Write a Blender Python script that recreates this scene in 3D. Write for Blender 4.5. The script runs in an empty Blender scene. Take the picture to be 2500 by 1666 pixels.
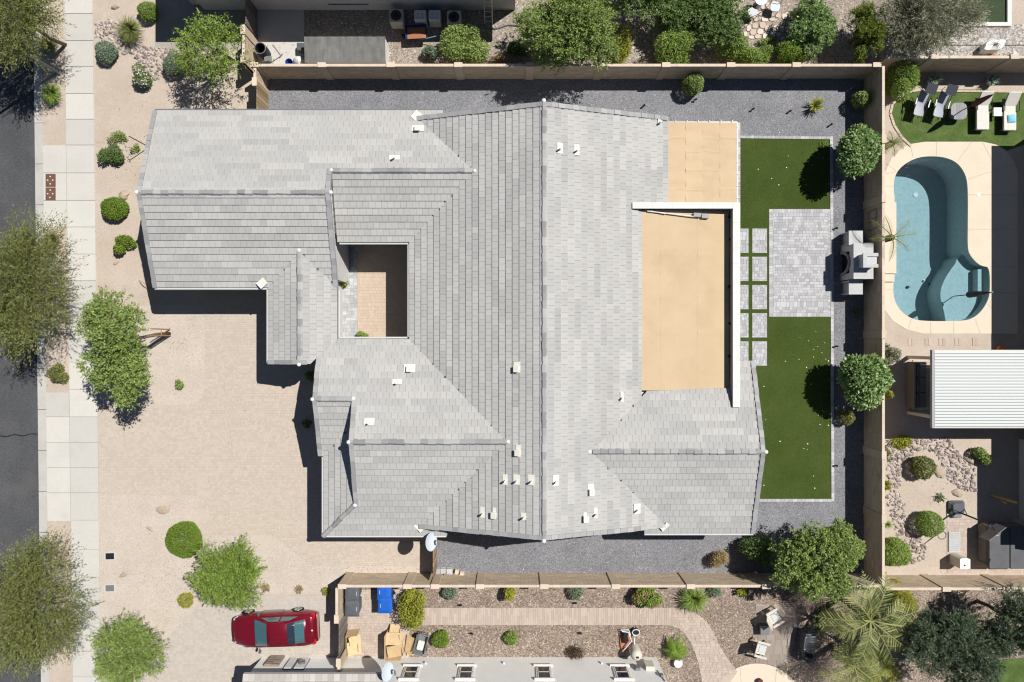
import bpy, math, random
import numpy as np
from mathutils import Vector, Matrix, geometry

# ------------------------------------------------------------------ camera, sky, sun, exposure
scene = bpy.context.scene
COL = scene.collection
H, F = 36.0, 1656.0                                   # flying height in metres, focal length in photo pixels
cam_data = bpy.data.cameras.new('camera')
cam_data.sensor_width = 36.0
cam_data.lens = 36.0 * F / 2500.0
cam_data.clip_start = 0.5
cam_data.clip_end = 600.0
camera = bpy.data.objects.new('camera', cam_data)
camera.location = (0, 0, H)
COL.objects.link(camera)
scene.camera = camera

SUN = Vector((0.543, 0.365, 1.0)).normalized()
world = bpy.data.worlds.new('World')
scene.world = world
world.use_nodes = True
wn = world.node_tree
sky = wn.nodes.new('ShaderNodeTexSky')
sky.sky_type = 'NISHITA'
sky.sun_disc = False
sky.sun_elevation = math.asin(SUN.z)
sky.sun_rotation = math.atan2(SUN.x, SUN.y)
sky.altitude = 400.0
sky.air_density = 0.7
sky.dust_density = 0.2
wn.links.new(sky.outputs[0], wn.nodes['Background'].inputs[0])
wn.nodes['Background'].inputs[1].default_value = 0.05
sun_data = bpy.data.lights.new('sun', 'SUN')
sun_data.energy = 5.0
sun_data.angle = math.radians(0.5)
sun_data.color = (1.0, 0.965, 0.91)
sun = bpy.data.objects.new('sun', sun_data)
sun.rotation_euler = (-SUN).to_track_quat('-Z', 'Y').to_euler()
sun.location = (20, 14, 40)
COL.objects.link(sun)
vs = scene.view_settings
vs.view_transform = 'Standard'
vs.look = 'None'
vs.exposure = 0.3
vs.gamma = 1.0
vs.use_curve_mapping = False
scene.cycles.max_bounces = 6
scene.cycles.diffuse_bounces = 2
scene.cycles.transparent_max_bounces = 12
scene.cycles.use_denoising = True
scene.cycles.filter_width = 1.2

# ------------------------------------------------------------------ helpers
R = random.Random(7)
RNG = np.random.default_rng(11)

def G(px, py, z=0.0):
    """ground position of a photo pixel seen at height z"""
    k = (H - z) / F
    return ((px - 1250.0) * k, (833.0 - py) * k)

def GP(pts, z=0.0):
    return [G(a, b, z) for a, b in pts]

class MB:
    def __init__(s):
        s.v, s.f, s.t = [], [], []
    def add(s, vs, fs, t=0.5):
        o = len(s.v)
        s.v.extend([tuple(p) for p in vs])
        for f in fs:
            s.f.append(tuple(i + o for i in f)); s.t.append(t)
        return s
    def box(s, x0, y0, z0, x1, y1, z1, t=0.5):
        return s.add([(x0,y0,z0),(x1,y0,z0),(x1,y1,z0),(x0,y1,z0),(x0,y0,z1),(x1,y0,z1),(x1,y1,z1),(x0,y1,z1)],
              [(0,3,2,1),(4,5,6,7),(0,1,5,4),(1,2,6,5),(2,3,7,6),(3,0,4,7)], t)
    def obox(s, c, d, rz=0, rx=0, ry=0, t=0.5, taper=1.0, bev=0.0):
        m = Matrix.Translation(c) @ Matrix.Rotation(rz,4,'Z') @ Matrix.Rotation(ry,4,'Y') @ Matrix.Rotation(rx,4,'X')
        x, y, z = d[0]/2, d[1]/2, d[2]/2
        if bev <= 0:
            p = [(-x,-y,-z),(x,-y,-z),(x,y,-z),(-x,y,-z),(-x*taper,-y*taper,z),(x*taper,-y*taper,z),(x*taper,y*taper,z),(-x*taper,y*taper,z)]
            return s.add([m @ Vector(q) for q in p], [(0,3,2,1),(4,5,6,7),(0,1,5,4),(1,2,6,5),(2,3,7,6),(3,0,4,7)], t)
        b = min(bev, x*.9, y*.9, z*.9)
        def ring(xx, yy, zz):
            return [(-xx+b,-yy,zz),(xx-b,-yy,zz),(xx,-yy+b,zz),(xx,yy-b,zz),(xx-b,yy,zz),(-xx+b,yy,zz),(-xx,yy-b,zz),(-xx,-yy+b,zz)]
        rs = [ring(x-b*.6,y-b*.6,-z), ring(x,y,-z+b), ring(x*taper,y*taper,z-b), ring(x*taper-b*.6,y*taper-b*.6,z)]
        p = [m @ Vector(q) for r in rs for q in r]
        f = [tuple(range(7,-1,-1)), tuple(range(24,32))]
        for k in range(3):
            for i in range(8):
                j = (i+1) % 8
                f.append((k*8+i, k*8+j, k*8+8+j, k*8+8+i))
        return s.add(p, f, t)
    def prism(s, poly, z0, z1, t=0.5, top=None, bot=None):
        n = len(poly)
        a = sum(poly[i][0]*poly[(i+1)%n][1]-poly[(i+1)%n][0]*poly[i][1] for i in range(n))
        if a < 0: poly = poly[::-1]
        vb = [(x,y,(bot(x,y) if bot else z0)) for x,y in poly]
        vt = [(x,y,(top(x,y) if top else z1)) for x,y in poly]
        tri = geometry.tessellate_polygon([[Vector((x,y,0)) for x,y in poly]])
        fs = [(i,(i+1)%n,n+(i+1)%n,n+i) for i in range(n)]
        for q in tri:
            A,B,C = [poly[k] for k in q]
            cr = (B[0]-A[0])*(C[1]-A[1])-(B[1]-A[1])*(C[0]-A[0])
            if cr < 0: q = q[::-1]
            fs.append(tuple(n+k for k in q)); fs.append(tuple(reversed(q)))
        return s.add(vb+vt, fs, t)
    def tube(s, pts, rad, n=8, cap=True, t=0.5):
        pts = [Vector(p) for p in pts]
        if not isinstance(rad,(list,tuple)): rad = [rad]*len(pts)
        vs, fs = [], []
        ref = None
        for i,p in enumerate(pts):
            d = (pts[min(i+1,len(pts)-1)] - pts[max(i-1,0)]).normalized()
            if ref is None:
                ref = d.orthogonal().normalized()
            ref = (ref - d*ref.dot(d))
            ref = ref.normalized() if ref.length > 1e-6 else d.orthogonal().normalized()
            b = d.cross(ref)
            for k in range(n):
                a = 2*math.pi*k/n
                vs.append(p + (ref*math.cos(a)+b*math.sin(a))*rad[i])
        for i in range(len(pts)-1):
            for k in range(n):
                fs.append((i*n+k, i*n+(k+1)%n, (i+1)*n+(k+1)%n, (i+1)*n+k))
        if cap:
            fs.append(tuple(range(n-1,-1,-1))); fs.append(tuple(range((len(pts)-1)*n, len(pts)*n)))
        return s.add(vs, fs, t)
    def lathe(s, prof, c=(0,0,0), n=16, sx=1, sy=1, t=0.5):
        vs, fs = [], []
        for r,z in prof:
            for k in range(n):
                a = 2*math.pi*k/n
                vs.append((c[0]+r*sx*math.cos(a), c[1]+r*sy*math.sin(a), c[2]+z))
        for i in range(len(prof)-1):
            for k in range(n):
                fs.append((i*n+k, i*n+(k+1)%n, (i+1)*n+(k+1)%n, (i+1)*n+k))
        fs.append(tuple(range(n-1,-1,-1))); fs.append(tuple(range((len(prof)-1)*n, len(prof)*n)))
        return s.add(vs, fs, t)
    def grid(s, fn, nu, nv, t=0.5):
        vs = [fn(i/nu, j/nv) for i in range(nu+1) for j in range(nv+1)]
        fs = [(i*(nv+1)+j, (i+1)*(nv+1)+j, (i+1)*(nv+1)+j+1, i*(nv+1)+j+1) for i in range(nu) for j in range(nv)]
        return s.add(vs, fs, t)
    def mesh(s, name, m, smooth=False):
        me = bpy.data.meshes.new(name)
        me.from_pydata(s.v, [], s.f)
        at = me.attributes.new('tint', 'FLOAT', 'FACE')
        at.data.foreach_set('value', s.t)
        if smooth: me.polygons.foreach_set('use_smooth', [True]*len(me.polygons))
        me.materials.append(m)
        return me
    def build(s, name, m, parent=None, smooth=False, loc=None, rz=None):
        o = bpy.data.objects.new(name, s.mesh(name, m, smooth))
        COL.objects.link(o)
        if loc is not None: o.location = loc
        if rz is not None: o.rotation_euler = (0,0,rz)
        if parent is not None: o.parent = parent
        return o

def tag(o, label=None, cat=None, group=None, kind=None):
    if label: o['label'] = label
    if cat: o['category'] = cat
    if group: o['group'] = group
    if kind: o['kind'] = kind
    return o

def thing(name, label, cat, loc=(0,0,0), rz=0.0, group=None):
    o = bpy.data.objects.new(name, None)
    o.empty_display_size = 0.2
    COL.objects.link(o)
    o.location = loc; o.rotation_euler = (0,0,rz)
    return tag(o, label, cat, group)

def copy_tree(o, loc=None, rz=None, label=None, parent=None):
    c = o.copy(); COL.objects.link(c)
    if parent is not None: c.parent = parent
    if loc is not None: c.location = loc
    if rz is not None: c.rotation_euler = (0,0,rz)
    if label: c['label'] = label
    for ch in list(o.children): copy_tree(ch, parent=c)
    return c

def structure(name, mb, m, parent=None, kind='structure'):
    o = mb.build(name, m, parent)
    if parent is None or kind == 'stuff': o['kind'] = kind
    return o

def arr_mesh(name, V, F4, T, m, smooth=False):
    me = bpy.data.meshes.new(name)
    nf = len(F4); k = F4.shape[1]
    me.vertices.add(len(V)); me.vertices.foreach_set('co', V.astype(np.float32).ravel())
    me.loops.add(nf*k); me.loops.foreach_set('vertex_index', F4.astype(np.int32).ravel())
    me.polygons.add(nf); me.polygons.foreach_set('loop_start', np.arange(0, nf*k, k, dtype=np.int32))
    me.update(calc_edges=True)
    at = me.attributes.new('tint', 'FLOAT', 'FACE'); at.data.foreach_set('value', T.astype(np.float32))
    me.materials.append(m)
    return me

# ------------------------------------------------------------------ materials
def lin(c):
    return tuple(((x/255.0)/12.92 if x/255.0 <= 0.04045 else (((x/255.0)+0.055)/1.055)**2.4) for x in c)

def mat(name, c1, c2=None, scale=1.2, lo=0.35, hi=0.65, rough=0.85, spec=0.25, tint=0.0, speck=0.0, sscale=14.0,
        bump=0.0, bscale=40.0, metal=0.0, leaf=False, coat=0.0, stain=0.0, scol=(0.2,0.17,0.14), sscale2=0.35, tcol=None, dots=None, wave=None):
    m = bpy.data.materials.new(name); m.use_nodes = True
    nt = m.node_tree; N = nt.nodes; L = nt.links
    b = N['Principled BSDF']
    b.inputs['Roughness'].default_value = rough
    b.inputs['Specular IOR Level'].default_value = spec
    b.inputs['Metallic'].default_value = metal
    if coat: b.inputs['Coat Weight'].default_value = coat; b.inputs['Coat Roughness'].default_value = 0.06
    geo = N.new('ShaderNodeNewGeometry')
    P = geo.outputs['Position']
    def rgb(c):
        n = N.new('ShaderNodeRGB'); n.outputs[0].default_value = (*c, 1); return n.outputs[0]
    def mix(a, c, f, mode='MIX'):
        n = N.new('ShaderNodeMix'); n.data_type = 'RGBA'; n.blend_type = mode
        if isinstance(f, float): n.inputs[0].default_value = f
        else: L.new(f, n.inputs[0])
        L.new(a, n.inputs[6]); L.new(c, n.inputs[7]); return n.outputs[2]
    def rng(v, a, b_, c, d):
        n = N.new('ShaderNodeMapRange'); L.new(v, n.inputs[0])
        for i,q in enumerate((a,b_,c,d)): n.inputs[i+1].default_value = q
        return n.outputs[0]
    def noise(sc, det=5.0, ro=0.6):
        n = N.new('ShaderNodeTexNoise'); n.inputs['Scale'].default_value = sc; n.inputs['Detail'].default_value = det
        n.inputs['Roughness'].default_value = ro; L.new(P, n.inputs['Vector']); return n.outputs[0]
    def gray(v):
        n = N.new('ShaderNodeCombineColor')
        for i in range(3): L.new(v, n.inputs[i])
        return n.outputs[0]
    col = rgb(c1)
    att = None
    if tcol is not None or tint:
        a = N.new('ShaderNodeAttribute'); a.attribute_name = 'tint'; att = a.outputs['Fac']
    if tcol is not None:
        col = mix(col, rgb(tcol), rng(att, 0.0, 1.0, 0.0, 1.0))
    if c2 is not None:
        col = mix(col, rgb(c2), rng(noise(scale), lo, hi, 0.0, 1.0))
    if tint:
        col = mix(col, gray(rng(att, 0.0, 1.0, 1.0-tint, 1.0+tint)), 1.0, 'MULTIPLY')
    if speck:
        v = N.new('ShaderNodeTexVoronoi'); v.inputs['Scale'].default_value = sscale; L.new(P, v.inputs['Vector'])
        s_ = N.new('ShaderNodeSeparateColor'); L.new(v.outputs['Color'], s_.inputs[0])
        col = mix(col, gray(rng(s_.outputs[0], 0.0, 1.0, 1.0-speck, 1.0+speck)), 1.0, 'MULTIPLY')
    if dots is not None:            # sparse pale stones
        v = N.new('ShaderNodeTexVoronoi'); v.inputs['Scale'].default_value = dots[1]; L.new(P, v.inputs['Vector'])
        s_ = N.new('ShaderNodeSeparateColor'); L.new(v.outputs['Color'], s_.inputs[0])
        col = mix(col, rgb(dots[0]), rng(s_.outputs[1], dots[2], dots[2]+0.01, 0.0, 1.0))
    if stain:
        col = mix(col, rgb(scol), rng(noise(sscale2, 8.0, 0.65), 0.52, 0.75, 0.0, stain))
    L.new(col, b.inputs['Base Color'])
    if bump:
        bn = N.new('ShaderNodeBump'); bn.inputs['Strength'].default_value = bump; bn.inputs['Distance'].default_value = 0.03
        if wave:
            w = N.new('ShaderNodeTexWave'); w.inputs['Scale'].default_value = wave; w.bands_direction = 'X'; L.new(P, w.inputs['Vector']); L.new(w.outputs[1], bn.inputs['Height'])
        else:
            L.new(noise(bscale, 3.0), bn.inputs['Height'])
        L.new(bn.outputs[0], b.inputs['Normal'])
    if leaf:
        tr = N.new('ShaderNodeBsdfTranslucent'); L.new(col, tr.inputs['Color'])
        ms = N.new('ShaderNodeMixShader'); ms.inputs[0].default_value = 0.3
        L.new(b.outputs[0], ms.inputs[1]); L.new(tr.outputs[0], ms.inputs[2])
        L.new(ms.outputs[0], N['Material Output'].inputs['Surface'])
    return m

def leafmat(name, dark, light, rough=0.55):
    return mat(name, dark, tcol=light, rough=rough, spec=0.35, leaf=True)

M = dict(
    dirt=mat('tan_granite', (.40,.335,.275), (.445,.378,.318), scale=.5, speck=.11, sscale=30, bump=.3, bscale=40, stain=.25, scol=(.31,.23,.17), sscale2=.9),
    dirt_pale=mat('pale_granite', (.435,.375,.32), (.47,.41,.355), scale=.7, speck=.13, sscale=28, bump=.3, bscale=40, stain=.25, scol=(.33,.25,.19), sscale2=1.1),
    grey_gravel=mat('grey_gravel', (.16,.162,.175), (.20,.20,.214), scale=.8, speck=.42, sscale=32, bump=.6, bscale=40, dots=((.44,.44,.43),24.0,.99), stain=.3, scol=(.235,.215,.195), sscale2=.6),
    brown_gravel=mat('brown_gravel', (.20,.155,.125), (.255,.20,.16), scale=.8, speck=.5, sscale=20, bump=.7, bscale=34, dots=((.46,.39,.32),18.0,.95)),
    shade_gravel=mat('side_yard_gravel', (.24,.20,.165), (.31,.265,.22), scale=.8, speck=.45, sscale=20, bump=.7, bscale=34, dots=((.52,.47,.4),14.0,.97)),
    asphalt=mat('asphalt', (.060,.062,.067), (.080,.082,.087), scale=.35, speck=.3, sscale=34, bump=.4, bscale=60, rough=.9, stain=.7, scol=(.11,.108,.106), sscale2=.3),
    concrete=mat('concrete', (.455,.44,.405), (.50,.485,.45), scale=.6, tint=.08, speck=.05, sscale=40, bump=.15, bscale=80, stain=.45, scol=(.36,.33,.285), sscale2=.6),
    curb=mat('kerb_concrete', (.42,.40,.37), (.47,.455,.42), scale=1.4, bump=.15, bscale=80, stain=.4, scol=(.30,.25,.20), sscale2=.8, tint=.05),
    tactile=mat('brick_red_plate', (.12,.06,.04), (.14,.075,.05), scale=3),
    paver=mat('tan_paver', (.43,.365,.305), tcol=(.46,.395,.333), tint=.025, speck=.03, sscale=30, bump=.15, bscale=60, stain=.5, scol=(.395,.352,.315), sscale2=.16),
    paver_warm=mat('peach_paver', (.45,.36,.28), tcol=(.47,.38,.30), tint=.03, bump=.2, bscale=60, stain=.3, scol=(.40,.33,.265), sscale2=.8),
    paver_pink=mat('pinkish_paver', (.40,.325,.27), tcol=(.44,.365,.31), tint=.05, bump=.2, bscale=60, stain=.3, scol=(.36,.34,.33), sscale2=.4),
    paver_drive=mat('greyed_paver', (.405,.36,.315), tcol=(.435,.39,.345), tint=.025, bump=.2, bscale=60, stain=.6, scol=(.38,.375,.37), sscale2=.22),
    paver_grey=mat('grey_paver', (.33,.33,.34), tcol=(.44,.44,.445), tint=.06, speck=.05, sscale=30, bump=.2, bscale=60),
    paver_bed=mat('joint_sand', (.36,.305,.255), (.39,.335,.28), scale=5),
    paver_bed_grey=mat('grey_joint_sand', (.22,.22,.225), (.26,.26,.265), scale=5),
    turf=mat('artificial_turf', (.042,.064,.013), (.055,.080,.018), scale=.45, speck=.25, sscale=40, bump=.6, bscale=90, rough=.95, spec=.1, stain=.5, scol=(.07,.082,.03), sscale2=.5),
    turf_bright=mat('garden_turf', (.06,.10,.024), (.10,.14,.045), scale=1.4, speck=.25, sscale=35, bump=.6, bscale=90, rough=.95, spec=.1),
    tile=mat('grey_roof_tile', (.330,.326,.318), tcol=(.410,.404,.388), tint=.02, speck=.04, sscale=22, bump=.2, bscale=50, rough=.9, spec=.2, stain=.35, scol=(.298,.288,.272), sscale2=.4),
    ridge=mat('grey_ridge_tile', (.26,.26,.262), tcol=(.34,.34,.338), tint=.10, bump=.2, bscale=40, rough=.9, spec=.2),
    deck=mat('roof_underlay', (.10,.10,.105)),
    stucco=mat('white_stucco', (.56,.555,.54), (.60,.595,.58), scale=2, bump=.3, bscale=70),
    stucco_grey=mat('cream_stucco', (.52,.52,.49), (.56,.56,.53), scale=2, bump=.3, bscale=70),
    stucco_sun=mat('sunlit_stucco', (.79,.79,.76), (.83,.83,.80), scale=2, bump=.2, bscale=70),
    coping=mat('white_coping', (.57,.57,.545), (.62,.62,.595), scale=2.5, bump=.1, bscale=30, stain=.35, scol=(.47,.45,.41), sscale2=1.5),
    foam=mat('tan_roof_coating', (.475,.36,.228), (.505,.39,.255), scale=.8, tint=.03, bump=.2, bscale=9, stain=.7, scol=(.42,.31,.195), sscale2=.7),
    white=mat('white_paint', (.64,.64,.63), rough=.5),
    capwhite=mat('mortar_white', (.56,.56,.55), (.62,.62,.6), scale=9, rough=.8),
    gutterwhite=mat('white_gutter', (.50,.50,.49), rough=.6),
    flash=mat('cream_flashing', (.62,.60,.53), (.66,.64,.57), scale=6, rough=.6),
    block=mat('tan_block', (.46,.365,.265), tcol=(.52,.415,.305), tint=.06, speck=.06, sscale=30, bump=.35, bscale=45, stain=.25, scol=(.40,.315,.235), sscale2=.7),
    mortar=mat('tan_mortar', (.36,.285,.21), (.40,.32,.24), scale=4),
    wallcap=mat('pale_wall_cap', (.52,.43,.34), (.57,.475,.38), scale=2, tint=.05, bump=.2, bscale=50),
    wood=mat('fence_wood', (.23,.16,.095), tcol=(.34,.25,.155), tint=.1, speck=.1, sscale=20),
    wood_dark=mat('weathered_wood', (.15,.13,.115), tcol=(.20,.175,.155), tint=.1),
    wood_red=mat('stake_wood', (.30,.15,.08), tcol=(.38,.21,.12)),
    bark=mat('bark', (.10,.075,.055), (.16,.125,.095), scale=9, bump=.6, bscale=25),
    pool=mat('pool_plaster', (.36,.415,.42), (.45,.51,.51), scale=6, lo=.3, hi=.7, bump=.3, bscale=8),  # pale mottling in the colour imitates rippled light on the pool floor
    pooldeck=mat('cream_deck', (.56,.49,.385), (.60,.525,.42), scale=1.0, speck=.03, sscale=40, bump=.15, bscale=70, stain=.2, scol=(.5,.42,.32), sscale2=.5, tint=.03),
    rock=mat('river_rock', (.20,.155,.135), tcol=(.46,.40,.37), tint=.12, bump=.3, bscale=30),
    boulder=mat('tan_boulder', (.33,.265,.20), (.42,.345,.265), scale=4, bump=.6, bscale=14),
    flag=mat('flagstone', (.50,.40,.33), tcol=(.58,.50,.44), tint=.06, bump=.3, bscale=30),
    red=mat('red_car_paint', (.17,.005,.016), rough=.28, spec=.5, coat=.8, metal=.25),
    glass=mat('car_glass', (.05,.12,.135), rough=.06, spec=.8, coat=1.0),  # teal of the reflected sky is put into the base colour
    wglass=mat('window_glass', (.02,.03,.045), rough=.05, spec=.8),
    black=mat('black_plastic', (.016,.016,.018), rough=.5),
    rubber=mat('tyre_rubber', (.012,.012,.012), rough=.8),
    alloy=mat('silver_alloy', (.55,.55,.56), rough=.3, metal=.8),
    steel=mat('grey_metal', (.20,.205,.215), rough=.45, metal=.3),
    bin_grey=mat('grey_bin_plastic', (.075,.082,.095), (.095,.10,.115), scale=6, rough=.6),
    bin_blue=mat('blue_bin_plastic', (.012,.085,.40), (.016,.105,.46), scale=6, rough=.5),
    blue=mat('blue_plastic', (.02,.07,.30), rough=.5),
    sticker=mat('pale_print', (.5,.5,.5)),
    card=mat('cardboard', (.50,.36,.20), (.58,.43,.25), scale=5, tint=.12, bump=.2, bscale=12),
    dish=mat('dish_grey', (.46,.51,.55), rough=.5),
    slab=mat('fireplace_slab', (.40,.41,.41), (.45,.46,.46), scale=4, bump=.15, bscale=40, stain=.3, scol=(.33,.33,.32), sscale2=1.5),
    taillight=mat('red_lamp', (.5,.01,.01), rough=.15),
    lamp=mat('clear_lamp', (.5,.5,.5), rough=.1, spec=.8),
    darkroof=mat('dark_roofing_felt', (.125,.125,.12), (.165,.165,.155), scale=2.5, tint=.06, bump=.3, bscale=20, stain=.4, scol=(.2,.185,.16), sscale2=1.4),
    cream=mat('cream_plastic', (.52,.49,.42), (.56,.53,.46), scale=5, rough=.5),
    slate=mat('slate_grey_cover', (.085,.087,.095), (.105,.107,.115), scale=2, rough=.7),
    greywall=mat('grey_render', (.30,.30,.31), (.34,.34,.345), scale=2, bump=.2, bscale=60),
    maroon=mat('maroon_canvas', (.12,.045,.05), rough=.9),
    skyblue=mat('light_blue_fabric', (.20,.48,.60), rough=.9),
    fabric=mat('pale_fabric', (.55,.53,.48), (.6,.58,.53), scale=8, rough=.95),
    orange=mat('pumpkin_skin', (.62,.20,.02), rough=.5),
    terracotta=mat('terracotta', (.36,.15,.08), rough=.8),
    petal=mat('white_petal', (.75,.75,.7)),
    pink=leafmat('pink_petals', (.45,.02,.12), (.7,.08,.25)),
    whiteflower=leafmat('white_blossom', (.55,.48,.46), (.8,.74,.70)),
    lf_olive=leafmat('olive_leaves', (.075,.09,.02), (.30,.32,.10)),
    lf_green=leafmat('green_leaves', (0.069,0.127,0.023), (0.413,0.512,0.150)),
    lf_lime=leafmat('lime_leaves', (.075,.14,.016), (.36,.48,.10)),
    lf_bright=leafmat('bright_leaves', (.09,.15,.012), (.23,.34,.04)),
    lf_moss=leafmat('mossy_leaves', (0.057,0.086,0.011), (0.275,0.338,0.044)),
    lf_dark=leafmat('deep_green_leaves', (0.034,0.081,0.016), (0.250,0.350,0.106)),
    lf_citrus=leafmat('glossy_leaves', (0.040,0.103,0.021), (0.425,0.575,0.213), rough=.4),
    lf_blue=leafmat('blue_green_leaves', (0.088,0.131,0.075), (0.290,0.377,0.261)),
    lf_grey=leafmat('grey_green_leaves', (0.129,0.137,0.086), (0.435,0.435,0.299)),
    lf_yellow=leafmat('yellow_green_leaves', (0.163,0.188,0.015), (0.450,0.450,0.058)),
    lf_straw=leafmat('straw_leaves', (0.250,0.175,0.075), (0.580,0.450,0.232)),
    lf_palm=leafmat('palm_leaves', (.05,.08,.02), (.44,.45,.17)),
    lf_rust=leafmat('rusty_leaves', (0.062,0.037,0.025), (0.174,0.109,0.065)),
    lf_teal=leafmat('dull_teal_leaves', (.035,.06,.032), (.16,.21,.12)),
)
# ------------------------------------------------------------------ tiling helpers
def clip_rect(poly, x0, y0, x1, y1):
    def cut(pts, ins, inter):
        out = []
        for i in range(len(pts)):
            a, b = pts[i-1], pts[i]
            ia, ib = ins(a), ins(b)
            if ib:
                if not ia: out.append(inter(a,b))
                out.append(b)
            elif ia: out.append(inter(a,b))
        return out
    def ix(x): return lambda a,b: (x, a[1]+(b[1]-a[1])*(x-a[0])/(b[0]-a[0]))
    def iy(y): return lambda a,b: (a[0]+(b[0]-a[0])*(y-a[1])/(b[1]-a[1]), y)
    for ins, it in ((lambda p: p[0]>=x0, ix(x0)), (lambda p: p[0]<=x1, ix(x1)), (lambda p: p[1]>=y0, iy(y0)), (lambda p: p[1]<=y1, iy(y1))):
        if not poly: return []
        poly = cut(poly, ins, it)
    out = []
    for p in poly:
        if not out or abs(p[0]-out[-1][0])+abs(p[1]-out[-1][1]) > 1e-4: out.append(p)
    if len(out) > 1 and abs(out[0][0]-out[-1][0])+abs(out[0][1]-out[-1][1]) < 1e-4: out.pop()
    return out

def area(p):
    return sum(p[i-1][0]*p[i][1]-p[i][0]*p[i-1][1] for i in range(len(p)))/2

def inside(p, poly):
    x, y = p; c = False
    for i in range(len(poly)):
        (x1,y1),(x2,y2) = poly[i-1], poly[i]
        if (y1 > y) != (y2 > y) and x < (x2-x1)*(y-y1)/(y2-y1)+x1: c = not c
    return c

def piece(mb, poly, z0, z1, t, top=None, bot=None):
    """one proud piece: top face and sides"""
    if area(poly) < 0: poly = poly[::-1]
    n = len(poly)
    vb = [(x,y,bot(x,y) if bot else z0) for x,y in poly]
    vt = [(x,y,top(x,y) if top else z1) for x,y in poly]
    mb.add(vb+vt, [tuple(range(n,2*n))]+[(i,(i+1)%n,n+(i+1)%n,n+i) for i in range(n)], t)

def fit(poly, x0, y0, x1, y1):
    """a rectangle cut to an outline, or None"""
    cs = [(x0,y0),(x1,y0),(x1,y1),(x0,y1)]
    ins = [inside(c, poly) for c in cs]
    if all(ins) and not any(x0 < p[0] < x1 and y0 < p[1] < y1 for p in poly): return cs, True
    q = clip_rect(poly, x0, y0, x1, y1)
    if len(q) >= 3 and abs(area(q)) > 0.12*(x1-x0)*(y1-y0): return q, False
    return None, False

def pave(poly, z, rows, lens, gap=0.006, h=0.012, seed=1, along='x', run=False):
    rg = random.Random(seed); mb = MB()
    P = poly if along == 'x' else [(b,a) for a,b in poly]
    ys = [p[1] for p in P]; xs = [p[0] for p in P]
    y = min(ys)
    while y < max(ys):
        dy = rg.choice(rows)
        x = min(xs) - rg.random()*max(lens)
        while x < max(xs):
            dx = rg.choice(lens)
            q, full = fit(P, x+gap/2, y+gap/2, x+dx-gap/2, y+dy-gap/2)
            if q:
                if along != 'x': q = [(b,a) for a,b in q]
                piece(mb, q, z, z+h+rg.uniform(0,.002), rg.random())
            x += dx
        y += dy
    return mb

def sheet(name, polys, m, z, holes=(), kind='structure', parent=None):
    mb = MB()
    for poly in polys:
        loops = [[Vector((x,y,0)) for x,y in poly]] + [[Vector((x,y,0)) for x,y in hh] for hh in holes]
        flat = [p for l in loops for p in l]
        fs = []
        for q in geometry.tessellate_polygon(loops):
            A,B,C = [flat[k] for k in q]
            fs.append(tuple(q) if (B-A).cross(C-A).z > 0 else tuple(reversed(q)))
        mb.add([(p.x,p.y,z) for p in flat], fs)
    return structure(name, mb, m, parent, kind)

def arc(cx, cy, r, a0, a1, n=10):
    return [(cx+r*math.cos(math.radians(a0+(a1-a0)*i/n)), cy+r*math.sin(math.radians(a0+(a1-a0)*i/n))) for i in range(n+1)]

# ------------------------------------------------------------------ the ground
ex = lambda y: 77+.0115*y          # road edge, planting strip and footway edges in the photograph
sx0 = lambda y: 101+.012*y
wx0 = lambda y: 158+.0125*y
wx1 = lambda y: 227+.0123*y
POOL = [(2271,381.7),(2303,383.6),(2332,394),(2351,414.5),(2361.6,441.6),(2363,489),(2362.5,553),(2362,607),(2368.6,625),(2386,644),(2399,650.5),(2415.8,652.7),(2416.7,712.6),
  (2411.6,735),(2395.7,760.5),(2376.6,776.4),(2354,784.4),(2246,784.4),(2220,776),(2198,759),(2183.6,735),(2180,709.5),(2183,660),(2184,560),(2183,490),(2181,445),(2188,422.5),(2203,405),(2223.5,392),(2246,384)]
def chaikin(p, n=2):
    for _ in range(n):
        p = [q for i in range(len(p)) for q in ((.75*p[i-1][0]+.25*p[i][0], .75*p[i-1][1]+.25*p[i][1]), (.25*p[i-1][0]+.75*p[i][0], .25*p[i-1][1]+.75*p[i][1]))]
    return p
pool_w = GP(chaikin(POOL))
e0, e1 = G(ex(-2000),-2000), G(ex(4000),4000)
s0, s1 = G(sx0(-2000)-1,-2000), G(sx0(4000)-1,4000)
sheet('ground', [[s1, (60,-70), (60,70), s0]], M['dirt'], 0.0, holes=[pool_w])
sheet('road', [[(e1[0]-9,-70), e1, e0, (e0[0]-9,70)]], M['asphalt'], -0.13)
sheet('far_verge', [[(e1[0]-40,-70), (e1[0]-9,-70), (e0[0]-9,70), (e0[0]-40,70)]], M['dirt_pale'], -.02)
kb = MB()
for y0 in range(-2000, 4000, 100):
    a, b, c, d = G(ex(y0),y0+1), G(sx0(y0),y0+1), G(sx0(y0+100),y0+100), G(ex(y0+100),y0+100)
    t = R.random()
    kb.add([(a[0],a[1],-.13),(a[0]+.06,a[1],-.03),(b[0],b[1],.02),(c[0],c[1],.02),(d[0]+.06,d[1],-.03),(d[0],d[1],-.13),(b[0],b[1],-.1),(c[0],c[1],-.1)], [(0,5,4,1),(1,4,3,2),(2,3,7,6)], t)
structure('kerb', kb, M['curb'])
crack = MB()
cp = [G(x,1066+math.sin(x*.15)*2-x*.05) for x in range(-40, 92, 6)]
for i in range(len(cp)-1):
    (a,b),(c,d) = cp[i], cp[i+1]
    w = .022+.01*R.random()
    crack.add([(a,b-w,-.126),(c,d-w,-.126),(c,d+w,-.126),(a,b+w,-.126)], [(0,1,2,3)])
structure('road_crack', crack, mat('crack_sealant', (.012,.012,.013)), bpy.data.objects['road'])
walk = bpy.data.objects.new('sidewalk', None); COL.objects.link(walk); walk['kind'] = 'structure'
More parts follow.
